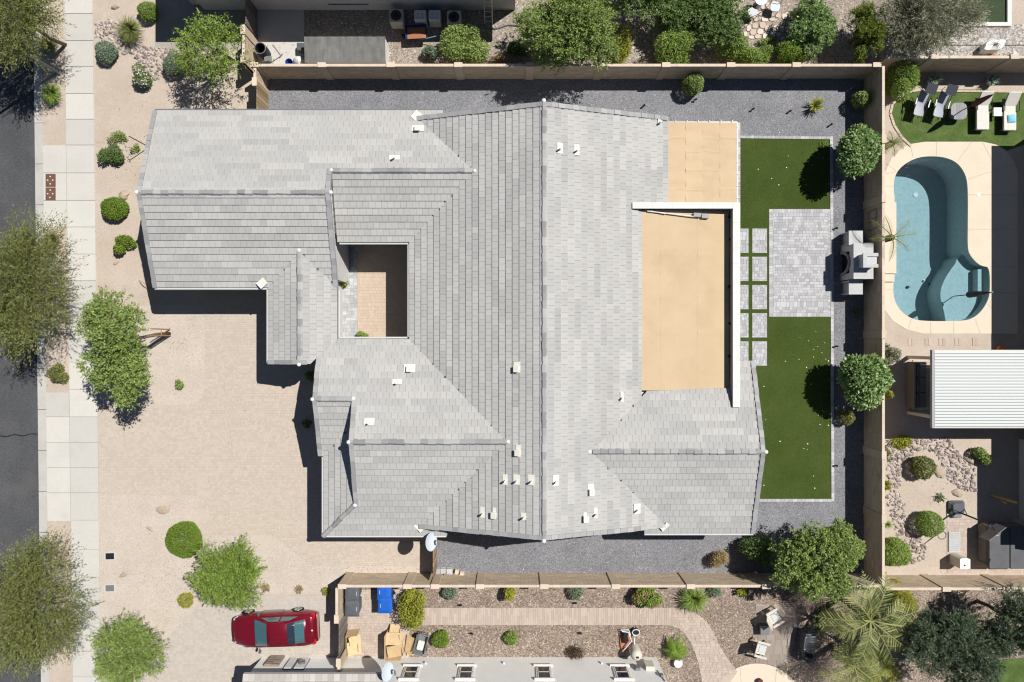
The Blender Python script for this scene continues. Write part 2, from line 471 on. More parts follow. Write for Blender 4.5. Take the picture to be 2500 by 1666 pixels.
def slab(x0f, x1f, y0, y1, name='slab'):
    g = .6
    mb = MB(); piece(mb, [G(x0f(y1)+g,y1-g),G(x1f(y1)-g,y1-g),G(x1f(y0)-g,y0+g),G(x0f(y0)+g,y0+g)], -.02, .034, R.random())
    return mb.build(name, M['concrete'], walk)
ys = [-200,-100,-34,34,100,163,229,292,355,423,490,555,621,686,752,818,885,952,1018,1081,1142,1203,1270,1342,1409,1465,1523,1590,1652,1720,1790,1860]
for a, b in zip(ys, ys[1:]): slab(wx0, wx1, a, b)
for a, b in ((355,423),(423,490),(490,555),(958,1018),(1018,1081),(1081,1142),(1142,1203),(1203,1273)): slab(sx0, wx0, a, b)
tp = MB()
for a, b in ((425.5,457),(458.5,490)):
    q = [G(112.5,b),G(137,b),G(137,a),G(112.5,a)]
    piece(tp, q, .03, .042, .5)
tpo = tp.build('tactile_plate', M['tactile'], walk)
dm = MB()
for cx, cy in ((124,432),(117.5,441),(130,441),(124,450),(124,465),(117.5,474),(130,474),(123,483)):
    x, y = G(cx,cy); dm.lathe([(.045,0),(.04,.012),(.02,.018)], (x,y,.042), 8)
dm.build('plate_studs', M['concrete'], tpo)

driveway = [(241,994),(455,992)]+[(455+45*math.cos(math.radians(a)),947+45*math.sin(math.radians(a))) for a in range(75,-1,-15)]+[(500,740),(660,700),(790,860),(790,1310),(1062,1330),(1058,1381),(760,1381),(667,1306),(512,1306),(512,1250)]+[(472+40*math.cos(math.radians(a)),1248-40*math.sin(math.radians(a))) for a in range(0,91,15)]+[(243,1206)]
dpoly = GP(driveway)
sheet('driveway', [dpoly], M['paver_bed'], .004)
structure('pavers', pave(dpoly, .004, [.11,.11,.15], [.11,.15,.15,.22], seed=3, gap=.003), M['paver'], bpy.data.objects['driveway'], 'stuff')
for nm, pts in (('front_planting_bed', [(243,770),(360,745),(500,745)]+[(456+44*math.cos(math.radians(a)),946+44*math.sin(math.radians(a))) for a in range(0,76,15)]+[(241,993)]),
                ('corner_planting_bed', [(243,1207)]+[(471+40*math.cos(math.radians(a)),1249-40*math.sin(math.radians(a))) for a in range(90,-1,-15)]+[(511,1307),(667,1307),(760,1382),(1050,1382),(1050,1399),(835,1399),(810,1450),(560,1448),(520,1460),(486,1475),(466,1500),(401,1564),(330,1640),(246,1640)])):
    sheet(nm, [GP(pts)], M['dirt_pale'], .006)
nd = [(320,1680),(345,1640),(401,1564),(466,1500),(486,1475),(520,1461),(560,1452),(808,1455),(835,1460),(840,1680)]
sheet('neighbour_driveway', [GP(nd)], M['paver_bed'], .008)
structure('pavers', pave(GP(nd), .008, [.12,.15], [.12,.15,.2], seed=5, gap=.003), M['paver_drive'], bpy.data.objects['neighbour_driveway'], 'stuff')

# back yard
gravel = GP([(655,170),(2112,170),(2112,1404),(1058,1404),(1058,1250),(700,1000),(660,600)])
sheet('gravel_yard', [gravel], M['grey_gravel'], .010)
lawn = GP([(1700,338),(2026,341),(2030,1218),(1700,1218)])
sheet('lawn', [lawn], M['turf'], .016)
eg = MB()
def band(mb, a, b, w, n, z0, z1):
    a, b = Vector(a), Vector(b); d = (b-a)/n; nrm = Vector((-d.y,d.x)).normalized()*w
    for i in range(n):
        p, q = a+d*(i+.02), a+d*(i+.98)
        piece(mb, [tuple(p),tuple(q),tuple(q+nrm),tuple(p+nrm)], z0, z1, R.random())
band(eg, G(1800,338.5), G(2026,341), .14, 22, .006, .05)
band(eg, G(2032.5,334), G(2036,1224), -.15, 88, .006, .05)
band(eg, G(1800,1225), G(2029,1225), .14, 22, .006, .05)
structure('lawn_edging', eg, M['paver_grey'])
es = MB(); band(es, G(1807,885), G(1807,300), .3, 60, .006, .03); structure('house_edging', es, M['paver_grey'])
pt = GP([(1877,511),(2031,511),(2031,774),(1877,774)])
sheet('paver_patio', [pt], M['paver_bed_grey'], .020)
pin = GP([(1887,521),(2021,521),(2021,764),(1887,764)])
pm = pave(pin, .020, [.15,.15,.15,.3], [.15,.15,.225,.3], seed=8, gap=.008)
band(pm, G(1886.5,773.5), G(1886.5,511.5), .2, 38, .02, .033); band(pm, G(2030.5,773.5), G(2030.5,511.5), .2, 38, .02, .033)
band(pm, G(1887,520.5), G(2021,520.5), .2, 19, .02, .033); band(pm, G(1887,773.5), G(2021,773.5), .2, 19, .02, .033)
structure('pavers', pm, M['paver_grey'], bpy.data.objects['paver_patio'], 'stuff')
path = bpy.data.objects.new('stepping_path', None); COL.objects.link(path); path['kind'] = 'structure'
for c0, c1 in ((1788,1827),(1836,1872)):
    for k in range(5):
        y0 = 558.6+k*68.8; q = GP([(c0,y0),(c1,y0),(c1,y0+59.5),(c0,y0+59.5)])
        base = MB(); piece(base, q, .01, .024, .3); bo = base.build('paver_pad', M['paver_bed_grey'], path)
        i0 = GP([(c0+4,y0+4),(c1-4,y0+4),(c1-4,y0+55.5),(c0+4,y0+55.5)])
        pm = pave(i0, .024, [.15,.15,.22], [.15,.15,.22], seed=20+k, gap=.008)
        x0,yb = G(c0,y0+59.5); x1,yt = G(c1,y0)
        band(pm, (x0,yt-.085), (x1,yt-.085), .08, 6, .024, .037); band(pm, (x0,yb+.005), (x1,yb+.005), .08, 6, .024, .037)
        band(pm, (x0+.085,yb+.09), (x0+.085,yt-.09), .08, 8, .024, .037); band(pm, (x1-.005,yb+.09), (x1-.005,yt-.09), .08, 8, .024, .037)
        structure('pavers', pm, M['paver_grey'], bo, 'stuff')
cy = GP([(800,560),(1010,560),(1010,850),(800,850)])
sheet('courtyard', [cy], M['paver_bed'], .014)
structure('pavers', pave(GP([(874,560),(1010,560),(1010,850),(874,850)]), .014, [.15,.2], [.15,.2,.3], seed=9, gap=.004), M['paver_warm'], bpy.data.objects['courtyard'], 'stuff')
structure('grey_pavers', pave(GP([(800,560),(873,560),(873,850),(800,850)]), .014, [.15,.2], [.15,.2,.25], seed=10), M['paver_grey'], bpy.data.objects['courtyard'], 'stuff')

# neighbours' grounds
sheet('side_yard_gravel', [GP([(570,-150),(1500,-150),(2150,-150),(2150,158),(595,158)])], M['shade_gravel'], .004)
sheet('side_yard_slab', [GP([(600,20),(742,20),(742,158),(600,158)])], M['concrete'], .010)
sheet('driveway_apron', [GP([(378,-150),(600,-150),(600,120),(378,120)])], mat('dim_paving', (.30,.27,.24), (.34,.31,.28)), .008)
sheet('garden_gravel', [GP([(838,1434),(2160,1434),(2160,1760),(1680,1760),(838,1760)])], M['brown_gravel'], .006)
bp = [(850,1440),(998,1440),(1000,1484),(1640,1484),(1660,1486),(1680,1490),(1700,1498),(1717,1510),(1732,1528),(1743,1548),(1755,1574),(1772,1602),(1800,1640),(1745,1720),(1718,1720),(1716,1690),(1712,1655),(1705,1620),(1696,1592),(1685,1567),(1672,1548),(1658,1535),(1642,1528),(1620,1526),(1000,1526),(998,1606),(850,1606)]
sheet('garden_path', [GP(bp)], M['paver_bed'], .012)
structure('pavers', pave(GP([(998,1484),(1640,1484),(1640,1526),(998,1526)]), .012, [.12], [.4,.5], seed=14, gap=.009, along='y'), M['paver_pink'], bpy.data.objects['garden_path'], 'stuff')
structure('curved_pavers', pave(GP([(1641,1484),(1660,1486),(1680,1490),(1700,1498),(1717,1510),(1732,1528),(1743,1548),(1755,1574),(1772,1602),(1800,1640),(1745,1720),(1718,1720),(1716,1690),(1712,1655),(1705,1620),(1696,1592),(1685,1567),(1672,1548),(1658,1535),(1641,1528)]), .012, [.14], [.22,.28], seed=15, gap=.012), M['paver_pink'], bpy.data.objects['garden_path'], 'stuff')
structure('yard_pavers', pave(GP([(850,1440),(997,1440),(997,1606),(850,1606)]), .012, [.14], [.14,.21], seed=16, gap=.006), M['paver_pink'], bpy.data.objects['garden_path'], 'stuff')
sheet('round_terrace', [GP([(1848+118*math.cos(a*math.pi/24), 1742+122*math.sin(a*math.pi/24)) for a in range(48)])], M['pooldeck'], .020)
jt = MB()
for a, b in (((1806,1630),(1815,1742)),((1895,1632),(1886,1742))):
    (x0,y0),(x1,y1) = G(*a), G(*b); jt.add([(x0,y0,.024),(x0+.02,y0,.024),(x1+.02,y1,.024),(x1,y1,.024)], [(3,2,1,0)])
structure('terrace_joint', jt, M['paver_bed'], bpy.data.objects['round_terrace'])
sp = GP([(1846,1474),(1938,1482),(1945,1540),(1930,1606),(1905,1625),(1845,1618),(1836,1560)])
sheet('sitting_area', [sp], M['paver_bed'], .012)
structure('pavers', pave(sp, .012, [.3,.45], [.3,.45,.6], seed=18, gap=.012), mat('brown_grey_paver', (.25,.205,.175), tcol=(.30,.255,.225), tint=.06), bpy.data.objects['sitting_area'], 'stuff')
sheet('dark_mulch', [GP([(2165,1440),(2520,1440),(2520,1760),(1960,1760),(2010,1600),(2060,1440)])], M['brown_gravel'], .010)
sheet('putting_green', [GP([(2440,1610),(2600,1600),(2600,1760),(2400,1760)])], M['turf_bright'], .016)

# pool neighbour
DECK = [(2258.6,346.6),(2399,346.6),(2431,354),(2456,370),(2475,394),(2484,419),(2484,815),(2252,815),(2214,805),(2179,784),(2160,757),(2158,425.6),(2176,387),(2201,362),(2223,352)]
deck = sheet('pool_deck', [GP(DECK)], M['pooldeck'], .012, holes=[pool_w])
dj = MB()
for a, b in (((2222,352),(2229,386)),((2286,347),(2286,381)),((2372,347),(2338,393)),((2398,347),(2422,393)),((2363,438),(2484,398)),((2363,476),(2484,476)),((2363,560),(2484,560)),((2416,652),(2484,652)),((2417,715),(2484,715)),((2412,742),(2424,760)),((2380,778),(2393,815)),((2328,785),(2328,815)),((2272,785),(2272,815)),((2225,779),(2216,805)),((2160,425),(2187,420)),((2165,400),(2187,418)),((2159,455),(2181,455)),((2159,708),(2180,708))):
    (x0,y0),(x1,y1) = G(*a), G(*b); d = Vector((x1-x0,y1-y0)).normalized()*.012
    dj.add([(x0-d.y,y0+d.x,.016),(x0+d.y,y0-d.x,.016),(x1+d.y,y1-d.x,.016),(x1-d.y,y1+d.x,.016)], [(0,1,2,3)])
structure('deck_joint', dj, mat('deck_joint_line', (.42,.36,.28)), deck)
dl = MB(); x,y = G(2389,476); dl.lathe([(.1,0),(.1,.01),(.05,.014)], (x,y,.012), 14); structure('deck_drain', dl, M['white'], deck)
cw = MB()     # raised coping along the wall side of the pool
for a,b,c,d,h in ((2158,475,2184,494,.12),(2158,494,2188.5,668,.20),(2158,668,2184,688,.12)):
    (x0,y0),(x1,y1) = G(a,d,h), G(c,b,h); cw.box(x0,y0,.0,x1,y1,h)
structure('pool_ledge', cw, M['pooldeck'], deck)
turfp = [(2182.6,252.5),(2226,224.5),(2267,219),(2392,219),(2432,222),(2560,226),(2560,334),(2458,368),(2432.6,353),(2407,347.5),(2249,347.5),(2223.5,353),(2203,334),(2185,306),(2176,278)]
sheet('pool_lawn', [GP(turfp)], M['turf_bright'], .008)
tb = MB()
edge = GP([(2267,221),(2226,226),(2195,243),(2181,256),(2176,278),(2185,306),(2203,334),(2226,356)])
for a,b in zip(edge, edge[1:]): band(tb, a, b, -.12, 2, .0, .05)
band(tb, G(2500,223), G(2267,220), .1, 14, 0, .05)
structure('lawn_kerb', tb, mat('sandy_kerb', (.44,.36,.28), tcol=(.48,.40,.32)))
sheet('neighbour_gravel', [GP([(2160,110),(2600,110),(2600,145),(2160,145)]), GP([(2300,60),(2600,60),(2600,112),(2300,112)])], mat('grey_tan_gravel', (.30,.28,.255), (.36,.335,.31), speck=.5, sscale=13, bump=.8, bscale=24), .010)
wk = MB()
for a,b,c,d in ((2330,57,2466,66),(2456,-60,2466,57)):
    (x0,y0),(x1,y1) = G(a,d), G(c,b); wk.box(x0,y0,0,x1,y1,.12)
structure('white_kerb', wk, M['coping'])
sheet('small_lawn', [GP([(2330,-60),(2456,-60),(2456,57),(2330,57)])], mat('dull_turf', (.028,.048,.02), (.04,.06,.026), scale=3, speck=.3, sscale=30), .010)
sst = bpy.data.objects.new('stepping_row', None); COL.objects.link(sst); sst['kind'] = 'structure'
for cx in (2225,2266,2300,2339,2382):
    for j in (0,1):
        mb = MB(); q = GP([(cx-8+j*8.4,826),(cx-.3+j*8.4,826),(cx-.3+j*8.4,844),(cx-8+j*8.4,844)]); piece(mb, q, 0, .02, R.random()); mb.build('stepping_slab', M['paver_pink'], sst)
sheet('spa_pad', [GP([(2312,1270),(2420,1262),(2600,1262),(2600,1400),(2312,1400)])], M['paver_bed'], .006)
structure('pavers', pave(GP([(2312,1270),(2420,1262),(2600,1262),(2600,1400),(2312,1400)]), .006, [.15], [.15,.22,.3], seed=33), M['paver_pink'], bpy.data.objects['spa_pad'], 'stuff')

# the pool: shell, steps and water
def shell(mb, poly, z0, z1, floor=True):
    if area(poly) < 0: poly = poly[::-1]
    n = len(poly)
    mb.add([(x,y,z1) for x,y in poly]+[(x,y,z0) for x,y in poly], [(i,(i+1)%n,n+(i+1)%n,n+i) for i in range(n)])
    if floor:
        tri = geometry.tessellate_polygon([[Vector((x,y,0)) for x,y in poly]])
        mb.add([(x,y,z0) for x,y in poly], [tuple(q) if (Vector(poly[q[1]])-Vector(poly[q[0]])).cross(Vector(poly[q[2]])-Vector(poly[q[0]])) > 0 else tuple(reversed(q)) for q in tri])
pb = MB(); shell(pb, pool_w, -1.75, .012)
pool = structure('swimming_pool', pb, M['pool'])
sf = MB()
SH = [(2352,628),(2350,640),(2338,655),(2322,680),(2312,706),(2312,730),(2320,755),(2326,790),(2330,796),(2424,796),(2432,700),(2425,620),(2380,612)]
q = []
for p in GP(chaikin(SH)): q.append(p)
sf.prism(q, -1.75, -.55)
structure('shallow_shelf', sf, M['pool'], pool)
sb = MB()
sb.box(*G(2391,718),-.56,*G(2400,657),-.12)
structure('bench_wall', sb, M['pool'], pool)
wt = MB(); 
tri = geometry.tessellate_polygon([[Vector((x,y,0)) for x,y in pool_w]])
wt.add([(x,y,-.09) for x,y in pool_w], [tuple(q) if (Vector(pool_w[q[1]])-Vector(pool_w[q[0]])).cross(Vector(pool_w[q[2]])-Vector(pool_w[q[0]])) > 0 else tuple(reversed(q)) for q in tri])
wm = bpy.data.materials.new('pool_water'); wm.use_nodes = True
nt = wm.node_tree; nt.nodes.clear()
out = nt.nodes.new('ShaderNodeOutputMaterial'); tr = nt.nodes.new('ShaderNodeBsdfTransparent'); gl = nt.nodes.new('ShaderNodeBsdfGlossy'); mx = nt.nodes.new('ShaderNodeMixShader'); fr = nt.nodes.new('ShaderNodeFresnel')
tr.inputs[0].default_value = (.66,.80,.85,1); gl.inputs['Roughness'].default_value = .06; fr.inputs[0].default_value = 1.33
bn = nt.nodes.new('ShaderNodeBump'); nz = nt.nodes.new('ShaderNodeTexNoise'); g2 = nt.nodes.new('ShaderNodeNewGeometry')
nz.inputs['Scale'].default_value = 7; nz.inputs['Detail'].default_value = 2; bn.inputs['Strength'].default_value = .12; bn.inputs['Distance'].default_value = .05
nt.links.new(g2.outputs['Position'], nz.inputs['Vector']); nt.links.new(nz.outputs[0], bn.inputs['Height']); nt.links.new(bn.outputs[0], gl.inputs['Normal']); nt.links.new(bn.outputs[0], fr.inputs['Normal'])
nt.links.new(fr.outputs[0], mx.inputs[0]); nt.links.new(tr.outputs[0], mx.inputs[1]); nt.links.new(gl.outputs[0], mx.inputs[2]); nt.links.new(mx.outputs[0], out.inputs[0])
structure('water', wt, wm, pool)
dr = MB()
for cx, cy, r in ((2236,476,.13),(2257,686,.09)):
    x,y = G(cx,cy,-1.7); dr.lathe([(r,0),(r,.03),(r*.7,.035)], (x,y,-1.75), 16)
structure('pool_drain', dr, M['white'], pool)
dk = MB()
for cx, cy, r in ((2219,701,.08),(2271,694,.04),(2257,686,.04)):
    x,y = G(cx,cy,-1.6); dk.lathe([(r,0),(r,.05),(r*.7,.06)], (x,y,-1.72), 12)
structure('pool_outlet', dk, M['black'], pool)

# rocks and boulders
def rockmesh(mb, x, y, z, sx, sy, sz, rz, rg, t):
    pts = []
    for (a,b,c) in ((1,0,0),(-1,0,0),(0,1,0),(0,-1,0),(0,0,1),(.7,.7,.3),(-.7,.7,.3),(-.7,-.7,.3),(.7,-.7,.3)):
        k = rg.uniform(.75,1.15); pts.append((a*k,b*k,c*k))
    fs = [(0,5,4),(5,2,4),(2,6,4),(6,1,4),(1,7,4),(7,3,4),(3,8,4),(8,0,4)]
    ca, sa = math.cos(rz), math.sin(rz)
    mb.add([(x+(p[0]*sx*ca-p[1]*sy*sa), y+(p[0]*sx*sa+p[1]*sy*ca), z+p[2]*sz) for p in pts], fs, t)
def rockbed(name, label, poly, dens, size, seed):
    rg = random.Random(seed); P = GP(poly); xs=[p[0] for p in P]; ys=[p[1] for p in P]; mb = MB()
    n = int(abs(area(P))*dens)
    k = 0
    while k < n:
        x, y = rg.uniform(min(xs),max(xs)), rg.uniform(min(ys),max(ys))
        if not inside((x,y),P): continue
        s = rg.uniform(.6,1.4)*size; rockmesh(mb, x, y, rg.uniform(-.01,.05), s, s*rg.uniform(.5,.9), s*.6, rg.uniform(0,6.3), rg, rg.random()); k += 1
    o = mb.build(name, M['rock'])
    return tag(o, label, 'rocks', kind='stuff')
rockbed('river_rocks', 'purple grey river rocks in a winding bed behind the pool house wall', [(2165,1085),(2230,1070),(2320,1068),(2340,1105),(2380,1140),(2382,1200),(2345,1195),(2310,1165),(2280,1100),(2235,1100),(2205,1140),(2195,1200),(2222,1270),(2262,1335),(2255,1365),(2230,1380),(2190,1310),(2165,1230)], 75, .085, 4)
rockbed('river_rocks', 'grey river rocks under the front shrubs by the street', [(229,60),(262,45),(300,60),(330,105),(380,118),(470,112),(540,120),(500,155),(440,180),(390,200),(360,190),(330,140),(290,130),(229,90)], 60, .085, 5)
rockbed('river_rocks', 'small scattered stones under the branch by the front corner', [(296,350),(318,352),(322,400),(300,395)], 45, .06, 6)
def boulder(px, py, sx, sy, sz, rz, label, m='boulder', seed=1, name='boulder'):
    rg = random.Random(seed); x, y = G(px,py,sz*.5)
    V, Fs = [], []
    nu, nv = 10, 6
    ph = [rg.uniform(0,6.3) for _ in range(6)]
    mb = MB()
    def fn(u, v):
        a = u*2*math.pi; b = (v-.18)*math.pi*.5/.82
        k = 1+.16*math.sin(2*a+ph[0])+.1*math.sin(3*a+ph[1])*math.cos(2*b+ph[2])+.07*math.sin(5*a+4*b+ph[3])
        cb = max(0.0, math.cos(b)) if v < 1 else 0
        return (sx*k*cb*math.cos(a), sy*k*cb*math.sin(a), sz*math.sin(b)*(1 if v<.99 else 1)*(.9+.1*math.sin(2*a+ph[4])*cb))
    mb.grid(fn, 18, 8)
    return tag(mb.build(name, M[m], None, False, (x,y,0), rz), label, 'boulder')
boulder(300,476,.30,.24,.28,.2, 'rounded tan boulder above the clipped lime shrub in the front yard', seed=2)
boulder(397,1246,.34,.25,.10,0, 'flat tan boulder half buried near the round bright bush', seed=3)
boulder(366,1292,.2,.11,.08,-.6, 'small brownish stone lying between buried boulder and utility box', seed=4)
boulder(302,1403,.32,.11,.10,.6, 'long pale stone lying near the two ground utility boxes', seed=5)
boulder(283,642,.22,.07,.08,.5, 'narrow grey stone under the pink-tipped shrub', seed=6)
boulder(350,695,.3,.1,.14,-.7, 'flat brown stone at the garage roof corner', seed=7)
boulder(272,77,.16,.12,.14,.1, 'pale grey stone beside the big grass clump', seed=8)
boulder(280,16,.2,.14,.16,.1, 'pale tan stone at the top edge by the footway', seed=28)
boulder(2297,1153,.32,.36,.16,.1, 'large tan flat boulder beside the round shrub in the rock bed', seed=9)
boulder(2340,1204,.3,.22,.14,.3, 'tan slab boulder beyond the curving rock bed', seed=10)
boulder(2368,1122,.3,.2,.2,-.4, 'weathered boulder at the edge of the house shade by the rock bed', seed=11)
boulder(1504,55,.3,.3,.3,.2, 'pale boulder in the shade between the tall yard trees', seed=12)
boulder(1565,57,.16,.18,.16,.2, 'small pale stone in the dark shade under the yard trees', seed=13)
# ------------------------------------------------------------------ block walls
def block_wall(name, label, p0, p1, h, pil=(), th=.11, top=True, group=None):
    p0, p1 = Vector(p0), Vector(p1); L = (p1-p0).length; rz = math.atan2(p1.y-p0.y, p1.x-p0.x)
    w = thing(name, label, 'wall', (p0.x,p0.y,0), rz, group)
    core = MB(); core.box(0,-th/2+.006,-.1,L,th/2-.006,h-.05); core.build('wall_core', M['mortar'], w)
    bl = MB(); rg = random.Random(int(L*100))
    nc = int(round((h-.06)/.2)); ch = (h-.06)/nc
    for k in range(nc):
        x = -.2*(k%2)
        while x < L:
            a, b = max(0,x+.004), min(L,x+.396)
            if b-a > .05:
                t = rg.random()
                z0, z1 = k*ch+.004, (k+1)*ch-.004
                for s in (-1,1):
                    y0, y1 = s*(th/2-.006), s*(th/2+rg.uniform(0,.003))
                    v = [(a,y0,z0),(b,y0,z0),(b,y0,z1),(a,y0,z1),(a,y1,z0),(b,y1,z0),(b,y1,z1),(a,y1,z1)]
                    f = [(4,5,6,7),(0,1,5,4),(1,2,6,5),(2,3,7,6),(3,0,4,7)]
                    bl.add(v, f if s < 0 else [q[::-1] for q in f], t)
            x += .4
    o = bl.build('blocks', M['block'], w); o['kind'] = 'stuff'
    cp = MB(); x = 0
    while x < L-.05:
        cp.box(x+.002,-th/2-.012,h-.06,min(L,x+.4)-.002,th/2+.012,h,rg.random()); x += .4
    o = cp.build('wall_cap', M['wallcap'], w)
    for d in pil:
        m = MB(); m.box(d-.2,-th/2-.05,-.05,d+.2,th/2+.05,h+.01,rg.random()); po = m.build('pilaster', M['block'], w)
        m = MB(); m.box(d-.21,-th/2-.062,h+.01,d+.21,th/2+.062,h+.07,rg.random()); m.build('pilaster_cap', M['wallcap'], po)
    return w
hN, hE, hS = 1.68, 1.82, 1.80
NW = G(612,0,hN)[0]
nw_y = 13.96
pN = [G(x,160,hN)[0]-NW for x in (786,954,1119,1294,1466,1626,1784,1944)]
block_wall('garden_wall', 'long tan block wall along the shaded gravel side yard', (NW,nw_y), (18.62,nw_y), hN, [.2]+pN+[18.45-NW])
ES = -12.36
pE = [nw_y-G(0,y,hE)[1] for y in (335,480,812,1107,1262)]
block_wall('garden_wall', 'block wall between lawn yard and swimming pool yard', (18.72,nw_y-.1), (18.72,ES), hE, [p for p in pE if 0 < p < 26])
SW_X = G(826,1428,hS)[0]
pS = [G(x,1432,hS)[0]-SW_X for x in (995,1062,1172,1329,1503,1686,1870)]
block_wall('garden_wall', 'sunlit tan block wall below the grey gravel strip', (SW_X,ES), (18.62,ES), hS, [.2]+pS)
block_wall('garden_wall', 'shaded block wall behind the lounge chairs of the pool yard', (18.85,14.3), (40,14.3), 1.85, [G(2476,150,1.85)[0]-18.85, G(2280,150,1.85)[0]-18.85])
block_wall('garden_wall', 'block wall below the hot tub pad', (18.85,ES-.12), (40,ES-.12), 1.85, [G(2310,1430,1.85)[0]-18.85, G(2466,1430,1.85)[0]-18.85])
wx = G(594,100,hN)[0]
block_wall('garden_wall', 'short wall beside the leafy front tree and the barrel', (wx,nw_y+.1), (wx,G(0,60,hN)[1]), hN, [.2, G(0,60,hN)[1]-nw_y-.4])
wx2 = G(622,0,hN)[0]
block_wall('garden_wall', 'short stub of wall holding the slatted side gate', (wx2,nw_y-.1), (wx2,G(0,195,hN)[1]), hN, [.75])
wx3 = G(822,0,hS)[0]
block_wall('garden_wall', 'short wall beside the dark bins and weathered gate', (wx3,ES-.1), (wx3,G(0,1508,hS)[1]), hS, [1.55])
block_wall('garden_wall', 'short stub of wall at the neighbour house end of the weathered gate', (wx3+.1,G(0,1608,hS)[1]), (wx3+.1,-16.7), hS, [.2])

def slat_gate(name, label, x, y0, y1, h, m, n, lean=0):
    w = thing(name, label, 'gate', (x,min(y0,y1),0))
    L = abs(y1-y0)
    for z in (.25,h-.25):
        f = MB(); f.box(-.05,0,z-.04,-.02,L,z+.04); f.build('gate_rail', M['steel'], w)
    for i in range(n):
        b = MB(); a = L*i/n; b.box(-.018,a+.008,.05,.018,a+L/n-.008,h+R.uniform(-.01,.01),R.random()); b.build('slat', M[m], w)
    return w
slat_gate('side_gate', 'wooden slatted gate between garage roof and shaded wall', -12.92, 10.85, G(0,197,1.6)[1], 1.65, 'wood', 11)
slat_gate('side_gate', 'tan wooden gate beside the satellite dish and gravel strip', G(1058,0,1.6)[0], -9.05, ES+.25, 1.65, 'wood', 14)
slat_gate('side_gate', 'weathered grey wooden gate by the neighbour car', G(826,0,1.6)[0]+.05, G(0,1512,1.6)[1], G(0,1608,1.6)[1], 1.65, 'wood_dark', 12)
slat_gate('side_gate', 'dark wooden gate in shade below the top neighbour house', G(600,0,1.6)[0], G(0,60,1.6)[1], 17.6, 1.6, 'wood_dark', 10)

# ------------------------------------------------------------------ the house
house = thing('house', 'large single storey house under grey flat-tiled gabled roofs with inner courtyard', 'house')
SL = 1/3
def zf(d, e):
    """height of a roof plane that falls towards d and has its eave line (z = 3) at coordinate e"""
    if d == 'S': return lambda x,y: 3+(y-e)*SL
    if d == 'N': return lambda x,y: 3+(e-y)*SL
    if d == 'W': return lambda x,y: 3+(x-e)*SL
    return lambda x,y: 3+(e-x)*SL
ME = 7.9
PL = [
 ('S', 2.6, [(-17.43,6.91),(-17.43,2.6),(-11.86,2.6),(-10.175,4.285),(-8.49,2.6),(-8.49,6.91)]),
 ('N', 11.22, [(-17.43,6.91),(-8.49,6.91),(-8.49,8.015),(-1.796,8.015),(-4.641,10.86),(-3.35,10.86),(-3.35,11.22),(-17.43,11.22)]),
 ('S', 4.81, [(-8.49,8.015),(-8.49,4.81),(-5.0,4.81),(-1.796,8.015)]),
 ('W', -5.0, [(1.45,10.86),(-4.641,10.86),(-1.796,8.015),(-5,4.81),(-5,.1),(-.218,-4.68),(-4.57,-9.03),(1.45,-9.03)]),
 ('E', ME, [(1.45,10.86),(7.57,10.86),(7.57,6.45),(6.2,6.45),(6.2,-2.66),(3.7,-5.16),(7.57,-9.03),(1.45,-9.03)]),
 ('S', -9.36, [(3.7,-5.16),(11.78,-5.16),(11.78,-9.36),(6.43,-9.36),(6.43,-9.03),(7.57,-9.03)]),
 ('N', -.96, [(3.7,-5.16),(6.2,-2.66),(6.5,-2.36),(10.44,-2.25),(10.44,-.96),(11.78,-.96),(11.78,-5.16)]),
 ('N', .1, [(-8.49,.1),(-5,.1),(-.218,-4.68),(-7.53,-4.68),(-7.53,-2.75),(-9.4,-2.75),(-9.4,-.81)]),
 ('S', -9.46, [(-7.53,-4.68),(-.218,-4.68),(-4.57,-9.03),(-3.13,-9.03),(-3.13,-9.46),(-9.17,-9.46),(-7.53,-7.82)]),
 ('W', -9.17, [(-9.17,-5.6),(-7.53,-3.96),(-7.53,-7.82),(-9.17,-9.46)]),
 ('S', -5.6, [(-9.4,-2.75),(-7.53,-2.75),(-7.53,-3.96),(-9.17,-5.6),(-9.4,-5.6)]),
 ('W', -11.86, [(-10.175,4.285),(-11.86,2.6),(-11.86,-1.1),(-10.175,-1.1)]),
 ('E', -8.49, [(-10.175,4.285),(-10.175,-1.1),(-9.69,-1.1),(-8.49,.1),(-8.49,2.6)]),
]
dk = MB()
for d, e, poly in PL:
    z = zf(d,e); dk.prism(poly, 0, 0, top=lambda x,y: z(x,y)-.004, bot=lambda x,y: z(x,y)-.16)
roof = dk.build('roof', M['deck'], house)
EXPO, TW = .315, .30
cand = []
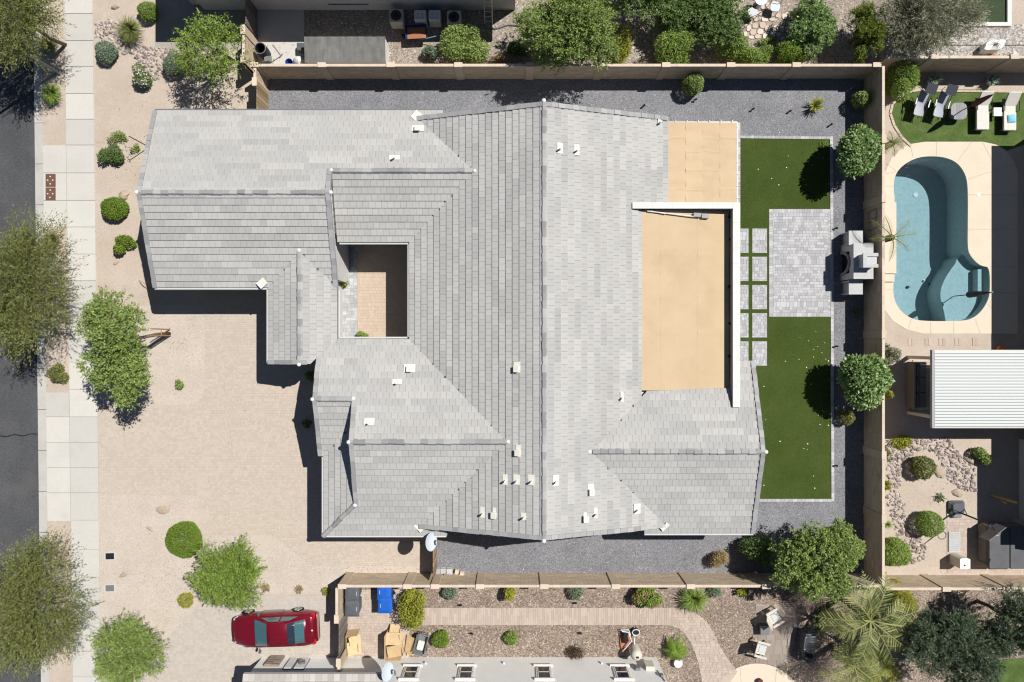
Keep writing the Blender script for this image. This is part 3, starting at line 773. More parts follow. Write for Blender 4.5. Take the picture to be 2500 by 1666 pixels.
for pi, (d, e, poly) in enumerate(PL):
    z = zf(d,e)
    # (v,u): u runs up the slope from the eave line
    if d == 'S': to, fr = (lambda p,e=e: (p[0], p[1]-e)), (lambda q,e=e: (q[0], q[1]+e))
    if d == 'N': to, fr = (lambda p,e=e: (p[0], e-p[1])), (lambda q,e=e: (q[0], e-q[1]))
    if d == 'W': to, fr = (lambda p,e=e: (p[1], p[0]-e)), (lambda q,e=e: (q[1]+e, q[0]))
    if d == 'E': to, fr = (lambda p,e=e: (p[1], e-p[0])), (lambda q,e=e: (e-q[1], q[0]))
    P = [to(p) for p in poly]
    us = [p[1] for p in P]; vv = [p[0] for p in P]
    k0 = int(math.floor(min(us)/EXPO))
    rg = random.Random(100+pi)
    k = k0
    while k*EXPO < max(us):
        u0, u1 = k*EXPO-.02, (k+1)*EXPO+.012
        v = min(vv) - (.5*TW if k%2 else 0)
        run, tv = 0, .5
        while v < max(vv):
            if run <= 0: run = rg.randint(1,7); tv = rg.betavariate(2.2,2.2)
            run -= 1
            t = min(1,max(0,tv+rg.uniform(-.13,.13)))
            q, full = fit(P, v+.004, u0, v+TW-.004, u1)
            v += TW
            if not q: continue
            j = rg.uniform(-.004,.004)
            top = lambda x,y,z=z,j=j,to=to,u0=u0: z(x,y)+.048+j-.134*((to((x,y))[1]-u0))
            cand.append((full, pi, [fr(p) for p in q], t, top, z))
        k += 1
near = sorted([i for i,c in enumerate(cand) if c[0] and c[1] in (3,4)], key=lambda i: sum((sum(p[a] for p in cand[i][2])/4-(1.45,.5)[a])**2 for a in (0,1)))[:300]
near = set(near)
rest = MB()
for i, (full, pi, q, t, top, z) in enumerate(cand):
    mb = MB() if i in near else rest
    piece(mb, q, 0, 0, t, top=top, bot=lambda x,y: z(x,y)-.002)
    if i in near: mb.build('roof_tile', M['tile'], roof)
o = rest.build('roof_tiles', M['tile'], roof); o['kind'] = 'stuff'

# ridge, hip and rake tiles, one mesh each kind
rm = MB()
w, l, hh = .15, .40, .085
rm.add([(0,-w,-.045),(0,-w*.45,hh*.8),(0,w*.45,hh*.8),(0,w,-.045),(l,-w*.92,-.06),(l,-w*.4,hh*.55),(l,w*.4,hh*.55),(l,w*.92,-.06)],
       [(0,1,5,4),(1,2,6,5),(2,3,7,6),(3,2,1,0),(4,5,6,7)])
ridge_meshes = []
for t in (0.0,.25,.5,.75,1.0):
    rm.t = [t]*len(rm.f); ridge_meshes.append(rm.mesh('ridge_tile', M['ridge']))
km = MB()
km.add([(0,-.02,-.14),(0,-.02,.05),(0,.19,.05),(.36,-.02,-.14),(.36,-.02,.035),(.36,.19,.035),(0,.19,.0),(.36,.19,.0)], [(0,3,4,1),(1,4,5,2),(0,1,2,6),(3,7,5,4),(2,5,7,6)])
rake_meshes = []
for t in (.2,.5,.8):
    km.t = [t]*len(km.f); rake_meshes.append(km.mesh('rake_tile', M['ridge']))
def line_tiles(a, b, meshes, step, name, flip=False):
    a, b = Vector(a), Vector(b); d = b-a; n = max(1,int(round(d.length/step)))
    dn = d.normalized(); yv = Vector((0,0,1)).cross(dn).normalized()
    if flip: yv = -yv
    zv = dn.cross(yv) if not flip else yv.cross(dn)*-1
    zv = Vector((0,0,1)) - dn*dn.z; zv.normalize()
    m = Matrix((dn, yv, zv)).transposed().to_4x4()
    for i in range(n):
        o = bpy.data.objects.new(name, R.choice(meshes)); COL.objects.link(o); o.parent = roof
        o.matrix_local = Matrix.Translation(a+d*(i/n)+Vector((R.uniform(-.01,.01),R.uniform(-.01,.01),R.uniform(0,.012)))) @ m @ Matrix.Rotation(R.uniform(-.03,.03),4,'Z')
zr = 5.15
for a, b in (((-8.5,6.91,4.45),(-17.4,6.91,4.45)), ((-1.85,8.015,4.08),(-8.45,8.015,4.08)), ((1.45,10.85,5.165),(1.45,-9.0,5.165)), ((3.75,-5.16,4.41),(11.75,-5.16,4.41)),
             ((-.26,-4.68,4.605),(-7.5,-4.68,4.605)), ((-7.55,-2.75,3.965),(-9.38,-2.75,3.965)), ((-10.175,4.25,3.575),(-10.175,-1.08,3.575)), ((-7.53,-7.82,3.56),(-9.17,-9.46,3.01))):
    line_tiles(a, b, ridge_meshes, .36, 'ridge_tile')
A = lambda x,y,d,e: (x,y,zf(d,e)(x,y)+.03)
for a, b, f in ((A(-17.43,6.9,'N',11.22),A(-17.43,11.2,'N',11.22),True), (A(-17.43,6.9,'S',2.6),A(-17.43,2.6,'S',2.6),False), (A(-8.49,6.9,'S',2.6),A(-8.49,2.65,'S',2.6),True),(A(-8.49,6.9,'N',11.22),A(-8.49,8.1,'N',11.22),False),
             (A(1.45,10.86,'W',-5),A(-4.6,10.86,'W',-5),False),(A(1.45,10.86,'E',ME),A(7.5,10.86,'E',ME),True),(A(1.45,-9.03,'W',-5),A(-4.5,-9.03,'W',-5),True),(A(1.45,-9.03,'E',ME),A(6.45,-9.03,'E',ME),False),
             (A(11.78,-5.16,'N',-.96),A(11.78,-.98,'N',-.96),False),(A(11.78,-5.16,'S',-9.36),A(11.78,-9.34,'S',-9.36),True),
             (A(-9.4,-2.75,'N',.1),A(-9.4,-.85,'N',.1),True),(A(-9.4,-2.75,'S',-5.6),A(-9.4,-5.55,'S',-5.6),False),(A(-7.53,-4.68,'N',.1),A(-7.53,-2.8,'N',.1),True),(A(-7.53,-4.68,'S',-9.46),A(-7.53,-7.8,'S',-9.46),False),
             (A(-10.175,-1.1,'W',-11.86),A(-11.84,-1.1,'W',-11.86),True),(A(-10.175,-1.1,'E',-8.49),A(-9.72,-1.1,'E',-8.49),False)):
    line_tiles(a, b, rake_meshes, .345, 'rake_tile', f)
cm = MB(); cm.lathe([(.085,-.1),(.10,.02),(.08,.05),(.03,.065)], n=8)
capm = cm.mesh('ridge_end_cap', M['capwhite'])
for p in ((-17.45,6.91,4.48),(-8.42,6.91,4.48),(-8.5,8.03,4.1),(-1.75,8.0,4.1),(1.45,10.92,5.2),(1.45,-9.08,5.2),(-10.175,4.33,3.6),(-10.175,-1.12,3.6),(-9.42,-2.75,3.98),(-7.5,-2.72,3.98),(-7.56,-4.68,4.63),(-.18,-4.66,4.63),(-7.5,-7.84,3.6),(3.62,-5.16,4.42),(11.82,-5.16,4.44)):
    o = bpy.data.objects.new('ridge_end_cap', capm); COL.objects.link(o); o.parent = roof; o.location = p
# cream valley flashings
for (px,py,rz) in ((1017,283,.9),(640,692,.75),(1025,1286,-.8),(1620,1283,.75)):
    x,y = G(px,py,3.15); m = MB()
    m.obox((-.11,0,.06),(.22,.36,.02), ry=.12); m.obox((.11,0,.06),(.22,.36,.02), ry=-.12)
    o = m.build('valley_flashing', M['flash'], house, loc=(x,y,3.12), rz=rz)

# walls below the roofs
wl = MB()
def gable(x0,x1,y0,y1,ridge,axis,zr_,zw=2.9):
    """a wing: pentagon section extruded along its ridge"""
    if axis == 'x': sec = [(y0,0),(y1,0),(y1,zw+.02),(ridge,zr_),(y0,zw+.02)]; a,b = x0,x1; v = [(a,p,q) for p,q in sec]+[(b,p,q) for p,q in sec]
    else: sec = [(x0,0),(x1,0),(x1,zw+.02),(ridge,zr_),(x0,zw+.02)]; a,b = y0,y1; v = [(p,a,q) for p,q in sec]+[(p,b,q) for p,q in sec]
    wl.add(v, [(4,3,2,1,0),(5,6,7,8,9)]+[(i,(i+1)%5,5+(i+1)%5,5+i) for i in range(5)])
gable(-17.05,-8.64,3.05,10.77,6.91,'x',4.26)
gable(-8.64,-2.6,5.26,10.77,8.015,'x',3.9)
gable(-4.55,7.15,-8.72,10.55,1.45,'y',4.98)
gable(-7.62,-1.,-9.01,-.36,-4.68,'x',4.42)
gable(3.,11.45,-8.92,-1.4,-5.16,'x',4.22)
gable(-11.4,-8.95,-.75,3.06,-10.175,'y',3.38)
wl.box(-8.9,-9.03,0,-7.6,-1.0,2.92)
wl.build('wall', M['stucco'], house)
fl = MB()
xs = [7.57,8.42,9.25,10.1,10.92]
def zt1(x): return 3.13-(x-7.57)*.03
for i in range(4):
    m = MB()
    def fn(u, v, a=xs[i], b=xs[i+1]):
        x = a+(b-a)*u; y = 6.5+(10.62-6.5)*v
        wr = sum(.016*math.exp(-((y-c-.04*math.sin(x*4+i))/.035)**2) for c in (7.35,8.3,9.2,9.85) if (i+int(c*3))%3)
        return (x, y, zt1(x)+.004*(i%2)+wr+.006*math.sin(y*9+i*2))
    m.grid(fn, 4, 60, R.random()); m.build('roofing_sheet', M['foam'], house)
m = MB(); m.prism([(7.57,6.5),(10.92,6.5),(10.92,10.64),(7.57,10.64)], 2.8, 3.0); m.build('flat_roof_base', M['white'], house)
for a,b in (((7.5,10.66,2.9),(10.98,10.66,2.9)),((10.98,6.6,2.9),(10.98,10.66,2.9))):
    m = MB(); m.tube([a,b], .055, 6); m.build('gutter', M['white'], house)
for i in range(7):
    m = MB(); m.box(10.86,6.95+i*.58,2.96,11.06,6.98+i*.58,2.99); m.build('gutter_strap', M['white'], house)
for i in range(6):
    m = MB(); m.box(7.95+i*.55,10.6,2.99,7.98+i*.55,10.74,3.02); m.build('gutter_strap', M['white'], house)
for x in (7.9,10.6): m = MB(); m.box(x-.18,10.2,0,x+.18,10.5,2.85); m.build('patio_post', M['stucco'], house)
def zt2(x): return 3.57-(x-6.2)*.05
xs = [6.2,7.1,8.0,8.9,9.75,10.46]
for i in range(5):
    m = MB()
    def fn(u, v, a=xs[i], b=xs[i+1]):
        x = a+(b-a)*u; y = -2.36+(6.28+2.36)*v
        wr = sum(.008*math.exp(-((y-c)/.05)**2) for c in (.4,2.05,2.9,4.1) if (i+int(c*2))%2)
        edge = .10*max(0,u-.6)*max(math.exp(-((y-4.5)/.5)**2), math.exp(-((y-.8)/.5)**2)) if i == 4 else 0
        return (x, y, zt2(x)+.003*(i%2)+wr+edge)
    m.grid(fn, 5, 60, R.random()); m.build('roofing_sheet', M['foam'], house)
m = MB(); m.prism([(6.2,-2.36),(10.46,-2.36),(10.46,6.28),(6.2,6.28)], 2.75, 3.0); m.build('flat_roof_base', M['stucco'], house)
pw = MB(); pw.box(10.49,-3.1,2.5,10.77,6.55,3.82); pw.box(5.75,6.31,2.6,10.49,6.54,3.82)
par = pw.build('parapet', mat('parapet_render', (.24,.245,.25), (.28,.285,.29), scale=3, bump=.2, bscale=60), house)
m = MB()
for i in range(10):
    y = -3.14+i*(6.58+3.14)/10; m.box(10.47,y,3.82,10.81,y+(6.58+3.14)/10-.004,3.86,R.random())
for i in range(5):
    x = 5.71+i*(10.466-5.71)/5; m.box(x,6.28,3.82,x+(10.466-5.71)/5-.004,6.58,3.86,R.random())
m.build('coping', M['coping'], par)
for y in (-2.9,1.6,6.3): m = MB(); m.box(10.45,y-.2,0,10.8,y+.2,2.5); m.build('patio_post', M['stucco'], house)
sm = MB()
for px,py in ((1780,530),(1781,585),(1779,700),(1780,790),(1780,870)):
    x,y = G(px,py,3.4); sm.box(x-.03,y-.05,3.34,x+.05,y+.05,3.46)
sm.build('scupper', M['black'], par)
# pipe and vent pieces left on the flat roof
m = MB(); a = G(1580,516,3.62); b = G(1695,530,3.5); m.tube([(a[0],a[1],3.64),(b[0],b[1],3.56)], .03, 6); m.tube([(a[0]-.1,a[1]+.06,3.66),(b[0]-1.4,b[1]+.12,3.62)], .02, 6)
tag(m.build('pipe', M['white']), 'pair of thin white pipes lying on the beige roof under the parapet', 'pipe')
for px,py,l in ((1701,526,'grey vent box under the parapet end of the white pipes'),(1721,529,'grey vent box beside the beige roof parapet shadow')):
    x,y = G(px,py,3.5); m = MB(); m.obox((0,0,.09),(.36,.2,.16), rz=-.05, bev=.02); o = m.build('vent_box', M['greywall'], loc=(x,y,zt2(x))); tag(o, l, 'vent')

# gutters
def gutter(a, b, m='gutterwhite', r=.05):
    g = MB(); g.tube([a,b], r, 6); g.build('gutter', M[m], house)
gutter((-17.4,2.54,2.94),(-11.9,2.54,2.94)); gutter((-17.4,11.27,2.94),(-3.4,11.27,2.94),'steel',.05); gutter((-8.4,4.75,2.93),(-5.05,4.75,2.93)); gutter((-5.06,.2,2.93),(-5.06,4.7,2.93))
gutter((-8.4,.16,2.93),(-5.1,.16,2.93)); gutter((-8.43,.2,2.93),(-8.43,2.5,2.93)); gutter((-9.23,-5.65,2.94),(-9.23,-9.5,2.94)); gutter((-9.2,-9.52,2.94),(-3.2,-9.52,2.94)); gutter((6.45,-9.42,2.94),(11.75,-9.42,2.94)); gutter((-11.92,-1.05,2.94),(-11.92,2.5,2.94))

# roof vents: flashing plate + pipe or hood
def plane_at(x, y):
    best = None
    for d,e,poly in PL:
        if inside((x,y),poly): return d, zf(d,e)(x,y)
    return 'W', 3.5
def vent(px, py, w, h, kind):
    z = 4.0
    for _ in range(4):
        x,y = G(px,py,z); d,z = plane_at(x,y)
    x,y = G(px,py,z); d,z = plane_at(x,y)
    n = {'S':(0,-SL,1),'N':(0,SL,1),'W':(-SL,0,1),'E':(SL,0,1)}[d]; n = Vector(n).normalized()
    q = n.to_track_quat('Z','Y')
    xv = Vector((1,0,0)); xv = (xv-n*xv.dot(n)).normalized(); yv = n.cross(xv)
    mt = Matrix((xv,yv,n)).transposed().to_4x4(); mt.translation = (x,y,z+.055)
    v = MB(); k = (H-z)/F
    if kind == 'pipe':
        base = Vector((0,0,0)); up = mt.to_3x3().transposed() @ Vector((0,0,1))
        v.tube([base, up*.26], .045, 8); v.tube([up*.26, up*.29], [.05,.05], 8)
    else:
        v.obox((0,0,.07),(.24,.27,.13), taper=.85, bev=.03); v.obox((0,-.02,.145),(.27,.30,.03), bev=.012)
    o = v.build('roof_vent', M['flash'], house); o.matrix_local = mt
    f = MB(); f.obox((0,.06,-.005),(w*k,h*k,.02)); f.build('flashing', M['flash'], o)
for a in ((1020,317,30,16,'hood'),(963,388,26,13,'pipe'),(1367,366,14,26,'pipe'),(1408,370,13,26,'pipe'),(1518,972,8,24,'pipe'),(1357,1176,16,26,'pipe'),(1442,1200,16,30,'hood'),(1454,1255,9,25,'pipe'),(1428,1265,9,22,'hood'),(1555,1245,18,24,'pipe'),
          (1262,900,17,27,'hood'),(1265,1104,13,30,'hood'),(1233,1174,13,26,'pipe'),(1261,1174,16,25,'pipe'),(1297,1175,16,26,'pipe'),(1178,1254,12,26,'pipe'),(1207,1256,8,28,'hood'),(1278,1263,13,17,'pipe'),
          (1000,902,28,20,'hood'),(970,935,24,13,'pipe'),(902,1032,25,17,'pipe'),(1610,302,9,12,'pipe')):
    vent(*a)

# satellite dishes
def dish(name, label, px, py, z, rz, base):
    x,y = G(px,py,z)
    t = thing(name, label, 'satellite dish', (x,y,z-.35), rz)
    m = MB(); prof = [(.0,.0),(.12,.008),(.25,.035),(.36,.075),(.42,.105),(.425,.12),(.36,.09),(.25,.05),(.12,.022),(.0,.015)]
    n = 22; mm = Matrix.Translation((0,0,.35)) @ Matrix.Rotation(math.radians(56),4,'Y')
    vs_, fs_ = [], []
    for r,zz in prof:
        for k in range(n):
            a = 2*math.pi*k/n; vs_.append(mm @ Vector((r*math.cos(a), r*1.05*math.sin(a), zz)))
    for i in range(len(prof)-1):
        for k in range(n): fs_.append((i*n+k, i*n+(k+1)%n, (i+1)*n+(k+1)%n, (i+1)*n+k))
    m.add(vs_, fs_); m.build('reflector', M['dish'], t, True)
    m = MB(); m.tube([(-.1,0,.3),(-.2,0,.1),(-.22,0,-.25)], .025, 8); m.build('mast', M['steel'], t)
    m = MB(); m.tube([(.1,0,-.02),(.42,0,.38),(.46,0,.55)], .016, 6); m.obox((.47,0,.6),(.09,.22,.08), bev=.02); m.build('feed_arm', M['steel'], t)
    return t
dish('satellite_dish', 'pale satellite dish at the eave beside the tan wooden gate', 1049, 1323, 3.2, 0.1, None)
dish('satellite_dish', 'pale satellite dish on the neighbour house beside the bins yard', 943, 1640, 3.3, 0.1, None)

# doors and windows in the shaded walls
def opening(name, x0, y0, x1, y1, z0, z1, mt, parts=()):
    m = MB(); m.box(x0,y0,z0,x1,y1,z1); o = m.build(name, M[mt], house)
    for q in parts:
        p = MB(); p.box(*q[1]); p.build(q[0], M[q[2]], o)
for x0,x1 in ((-16.6,-14.2),(-13.9,-12.0)):
    pan = [('door_panel',(x0+.06+i*(x1-x0-.08)/4, 3.0, .1+k*.55, x0+.0+(i+1)*(x1-x0-.08)/4, 3.02, .58+k*.55),'cream') for i in range(4) for k in range(4)]
    opening('garage_door', x0, 3.015, x1, 3.06, 0, 2.3, 'stucco', pan)
opening('front_door', -10.7, -.79, -9.7, -.74, 0, 2.2, 'wood', [('door_handle',(-9.82,-.83,1.0,-9.78,-.79,1.15),'steel')])
for x,y0,y1 in ((-8.92,-8.3,-6.9),(-17.07,5.6,7.6)):
    opening('window', x-.03, y0, x+.01, y1, .9, 2.1, 'white', [('pane',(x-.035,y0+.06,.96,x-.028,(y0+y1)/2-.03,2.04),'wglass'),('pane',(x-.035,(y0+y1)/2+.03,.96,x-.028,y1-.06,2.04),'wglass')])
for y,s,xs_ in ((10.77,1,(-14,-6)),(-9.01,-1,(-6.5,9.0))):
    for x in xs_:
        a, b = (y-.01, y+.03) if s > 0 else (y-.03, y+.01); e_ = b if s > 0 else a
        yy = y if s > 0 or x < 0 else -8.92
        a += yy-y; b += yy-y; e_ += yy-y
        opening('window', x-.7, a, x+.7, b, .9, 2.1, 'white', [('pane',(x-.64,min(e_,e_+s*.006),.96,x-.03,max(e_,e_+s*.006),2.04),'wglass'),('pane',(x+.03,min(e_,e_+s*.006),.96,x+.64,max(e_,e_+s*.006),2.04),'wglass')])
# ------------------------------------------------------------------ neighbouring houses
n1 = thing('neighbour_house', 'shaded grey house wall along the top edge with side yard equipment', 'house')
m = MB(); Yw = G(0,25)[1]
m.prism([(G(512,0)[0],Yw),(G(1258,0)[0],Yw),(G(1258,0)[0],Yw+9),(G(470,0)[0],Yw+9),(G(470,0)[0],Yw+.28),(G(500,0)[0],Yw+.28),(G(512,0)[0],Yw)][:6]+[(G(500,0)[0],Yw)], 0, 3.3); m.build('wall', M['stucco_grey'], n1)
m = MB()
rx0, rx1, ry0, ry1 = -17.05, .75, Yw-.45, Yw+9.5
m.add([(rx0,ry0,3.45),(rx1,ry0,3.45),(rx1,ry1,3.45),(rx0,ry1,3.45),(rx0+4.5,(ry0+ry1)/2,5.1),(rx1-4.5,(ry0+ry1)/2,5.1),(rx0,ry0,3.3),(rx1,ry0,3.3),(rx1,ry1,3.3),(rx0,ry1,3.3)],
      [(0,1,5,4),(1,2,5),(2,3,4,5),(3,0,4),(0,6,7,1),(1,7,8,2),(2,8,9,3),(3,9,6,0),(9,8,7,6)])
m.build('roof', M['tile'], n1)
x,y = G(852,4,.5); m = MB(); m.box(x-1.05,Yw-.05,.62,x+1.05,Yw-.002,.68); m.build('wall_trim', M['steel'], n1)

n2 = thing('neighbour_house', 'white walled house along the bottom edge with small sunlit windows', 'house')
Ys = -16.78
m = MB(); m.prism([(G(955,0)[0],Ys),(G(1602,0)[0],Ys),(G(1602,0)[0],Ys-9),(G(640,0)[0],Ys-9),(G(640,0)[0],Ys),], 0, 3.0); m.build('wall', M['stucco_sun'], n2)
m = MB()   # overhanging tiled roof above the entry side
ye = G(0,1645,3.0)[1]
x0, x1 = G(594,0,3.0)[0], G(934,0,3.0)[0]
m.add([(x0,ye,3.0),(x1,ye,3.0),(x1,ye-6,5.0),(x0,ye-6,5.0),(x0,ye,2.85),(x1,ye,2.85),(x1,ye-6,2.85),(x0,ye-6,2.85)], [(0,3,2,1),(0,1,5,4),(1,2,6,5),(2,3,7,6),(3,0,4,7),(4,5,6,7)])
m.build('roof', M['tile'], n2)
rt = MB(); rg = random.Random(77)
xx = x0
while xx < x1:
    for k in range(6):
        q = fit([(x0,ye-4),(x1,ye-4),(x1,ye),(x0,ye)], xx+.003, ye-.32*(k+1), min(x1,xx+.29), ye-.32*k)[0]
        if q: piece(rt, q, 0, 0, rg.random(), top=lambda x,y,k=k: 3.0+(ye-y)/3+.034-.09*(ye-.32*k-y), bot=lambda x,y: 3.0+(ye-y)/3)
    xx += .295
o = rt.build('roof_tiles', mat('taupe_roof_tile', (.36,.34,.31), tcol=(.44,.42,.39), tint=.06), n2); o['kind'] = 'stuff'
m = MB(); m.add([(G(955,0)[0]+.2,Ys-.25,3.02),(G(1602,0)[0]-.3,Ys-.25,3.02),(G(1602,0)[0]-.3,Ys-9,5.2),(G(955,0)[0]+.2,Ys-9,5.2)], [(0,3,2,1)]); m.build('rear_roof', M['tile'], n2)
def win(cx):
    x = G(cx,0,1.6)[0]*1.0; x = (cx-1250)*(H-1.7)/F
    f = MB(); f.box(x-.40,Ys-.02,1.06,x+.40,Ys+.05,2.4); fo = f.build('window', mat('pale_trim', (.76,.71,.63)) if 'pale_trim' not in bpy.data.materials else bpy.data.materials['pale_trim'], n2)
    for a,b in ((.98,1.06),(2.40,2.50)): s = MB(); s.box(x-.5,Ys,a,x+.5,Ys+.11,b); s.build('window_sill', bpy.data.materials['pale_trim'], fo)
    for a,b in ((1.2,1.68),(1.74,2.24)): g = MB(); g.box(x-.28,Ys+.0,a,x+.28,Ys+.062,b); g.build('pane', M['wglass'], fo)
    g = MB(); g.box(x-.33,Ys+.0,1.68,x+.33,Ys+.072,1.74); g.box(x+.28,Ys,1.15,x+.33,Ys+.072,2.28); g.box(x-.33,Ys,1.15,x-.28,Ys+.072,2.28); g.build('window_frame', M['white'], fo)
for c in (1003,1138,1328,1518): win(c)
m = MB(); x = (1585-1250)*(H-1.2)/F; m.box(x-.22,Ys,.8,x+.22,Ys+.22,1.5); m.build('meter_box', M['cream'], n2)
m = MB(); m.box(x-.75,Ys,1.1,x-.5,Ys+.14,1.5); m.build('switch_box', M['steel'], n2)
m = MB(); m.tube([(x+.35,Ys+.03,1.5),(x+.5,Ys+.03,2.6)], .02, 6); m.obox((x+.45,Ys+.08,2.1),(.12,.12,.22)); m.build('conduit', M['steel'], n2)
for c in (1230,1038,1470): m = MB(); xx = (c-1250)*(H-.9)/F; m.obox((xx,Ys+.05,.75),(.1,.1,.12), bev=.02); m.build('wall_tap', M['white'], n2)
xs_ = (660,700)
m = MB(); a,b = [(c-1250)*(H-.4)/F for c in (655,690)]; m.box(a,Ys,0,b,Ys+.1,1.1,.4); 
for k in range(5):
    for j in range(2): m.box(a+.03+j*.36,Ys+.08,.04+k*.21,a+.37+j*.36,Ys+.13,.22+k*.21,R.random())
m.build('stone_veneer', mat('stone_veneer', (.24,.19,.15), tcol=(.33,.27,.22), tint=.1), n2)
for c0,c1,nm in ((704,722,'utility_panel'),(728,752,'utility_panel')):
    a,b = [(c-1250)*(H-.6)/F for c in (c0,c1)]; m = MB(); m.box(a-.03,Ys,.25,b+.03,Ys+.06,1.4); po = m.build(nm, M['steel'], n2); m = MB(); m.box(a+.01,Ys+.05,.3,b-.01,Ys+.09,1.35); m.build('panel_door', M['white'], po)
m = MB(); pts = []
cxh = (738-1250)*(H-.9)/F
for k in range(40): pts.append((cxh+(.16+.01*math.sin(k))*math.cos(k*.7), Ys+.14+.003*k, .95+.16*math.sin(k*.7)))
m.tube(pts, .014, 5); m.build('hose_coil', M['steel'], n2)

n3 = thing('neighbour_house', 'pool owner house whose shade falls over the pool deck', 'house', (0,0,0))
m = MB(); m.box(27.6,-9.5,0,38,11,2.9); m.box(26.9,-9.4,0,27.7,-5.2,2.85); m.build('wall', M['stucco'], n3)
m = MB(); m.add([(27.06,-10,3.0),(27.06,11.45,3.0),(33,11.45,5.0),(33,-10,5.0),(39,11.45,3.0),(39,-10,3.0)], [(0,1,2,3),(3,2,4,5),(0,3,5),(1,4,2),(0,5,4,1)]); m.build('roof', M['tile'], n3)
m = MB(); m.box(26.3,-9.8,2.85,27.1,-5.0,2.98); m.build('porch_roof', M['tile'], n3)

# ------------------------------------------------------------------ red coupe
def make_car():
    x,y = G(672,1531,.5)
    c = thing('parked_car', 'shiny dark red two-door coupe parked on the greyish paved driveway', 'car', (-12.36,-15.03,.008), math.radians(180+2.6))
    W = .89
    def prof(t):   # half width, bonnet height, sill height along the car, t metres from the nose
        hw = W*min(1, (.60+.40*min(1,(t/.85)**.55)) if t < .85 else 1)
        if t > 3.85: hw = W*(1-.17*((t-3.85)/.75)**2)
        if t < .35: top = .56+.14*(t/.35)**.6
        elif t < 1.45: top = .70+.22*((t-.35)/1.1)**.8
        elif t < 3.6: top = .92+.06*min(1,(t-1.45)/1.5)
        elif t < 4.45: top = .98-.03*(t-3.6)
        else: top = .955-.35*((t-4.45)/.15)
        return hw, top
    ts = [0,.08,.2,.35,.55,.8,1.1,1.45,1.9,2.4,2.9,3.4,3.75,4.05,4.3,4.45,4.55,4.6]
    m = MB(); rows = []
    for t in ts:
        hw, top = prof(t); X = 2.3-t
        rows.append([(X,-hw*.9,.2),(X,-hw*.97,.3),(X,-hw,.5),(X,-hw*.985,.62),(X,-hw*.93,top-.06),(X,-hw*.78,top),(X,-hw*.4,top+.025),(X,0,top+.035),(X,hw*.4,top+.025),(X,hw*.78,top),(X,hw*.93,top-.06),(X,hw*.985,.62),(X,hw,.5),(X,hw*.97,.3),(X,hw*.9,.2)])
    v = [p for r in rows for p in r]; n = 15
    f = [(i*n+j, i*n+j+1, (i+1)*n+j+1, (i+1)*n+j) for i in range(len(rows)-1) for j in range(n-1)]
    f += [tuple(range(n)), tuple(range((len(rows)-1)*n, len(rows)*n))[::-1]]
    f += [(i*n, (i+1)*n, (i+1)*n+n-1, i*n+n-1) for i in range(len(rows)-1)]
    m.add(v, f); body = m.build('body', M['red'], c, True)
    # greenhouse sections (x, half width bottom, half width top, z bottom, z top)
    def band_(name, secs, mt, parent=c):
        m = MB(); vs = []
        for X,hw,z in secs: vs += [(X,-hw,z-.02),(X,-hw*.97,z),(X,-hw*.5,z+.03),(X,0,z+.04),(X,hw*.5,z+.03),(X,hw*.97,z),(X,hw,z-.02)]
        m.add(vs, [(i*7+j,i*7+j+1,(i+1)*7+j+1,(i+1)*7+j) for i in range(len(secs)-1) for j in range(6)])
        return m.build(name, mt, parent, True)
    # cabin core, painted
    m = MB()
    secs = [(.92,.70,.70,.86,.95),(.16,.74,.60,.9,1.31),(-.1,.75,.60,.9,1.355),(-.65,.76,.60,.9,1.36),(-.92,.76,.585,.9,1.33),(-1.78,.72,.66,.9,.99)]
    vs = []
    for X,b,t_,zb,zt in secs: vs += [(X,-b,zb),(X,-t_,zt-.05),(X,-t_*.93,zt),(X,0,zt+.03),(X,t_*.93,zt),(X,t_,zt-.05),(X,b,zb)]
    m.add(vs, [(i*7+j,i*7+j+1,(i+1)*7+j+1,(i+1)*7+j) for i in range(len(secs)-1) for j in range(6)])
    m.build('cabin', M['red'], c, True)
    band_('windshield', [(.94,.69,.975),(.55,.635,1.16),(.17,.575,1.345)], M['glass'])
    band_('rear_window', [(-1.27,.565,1.225),(-1.5,.58,1.135),(-1.72,.60,1.045)], M['glass'])
    band_('shaded_window_band', [(-.93,.545,1.36),(-1.1,.555,1.30),(-1.26,.565,1.23)], M['wglass'])  # dark glass stands in for the rear shelf and roof shadow inside
    for s in (-1,1):
        m = MB(); m.add([(.6,s*.752,.93),(-.45,s*.775,.94),(-.45,s*.665,1.27),(.08,s*.66,1.26)], [(0,1,2,3),(3,2,1,0)]); m.build('side_window', M['glass'], c)
        m = MB(); m.add([(-.53,s*.775,.94),(-1.4,s*.755,.96),(-1.0,s*.665,1.24),(-.53,s*.665,1.27)], [(0,1,2,3),(3,2,1,0)]); m.build('side_window', M['glass'], c)
        m = MB(); m.obox((.72,s*.99,.98),(.13,.2,.13), rz=-s*.35, bev=.04); m.tube([(.74,s*.82,.93),(.73,s*.95,.96)], .03, 6); m.build('wing_mirror', M['bin_grey'], c)
        m = MB(); m.obox((2.1,s*.62,.55),(.3,.2,.09), rz=s*-.5, bev=.04); m.build('headlight', M['lamp'], c)
        m = MB(); m.obox((-2.13,s*.66,.80),(.22,.3,.13), rz=s*.22, bev=.03); m.build('tail_light', M['taillight'], c)
        m = MB(); m.box(-.42,s*.885,.66,-.22,s*.905,.69) if s > 0 else m.box(-.42,-.905,.66,-.22,-.885,.69); m.build('door_handle', M['red'], c)
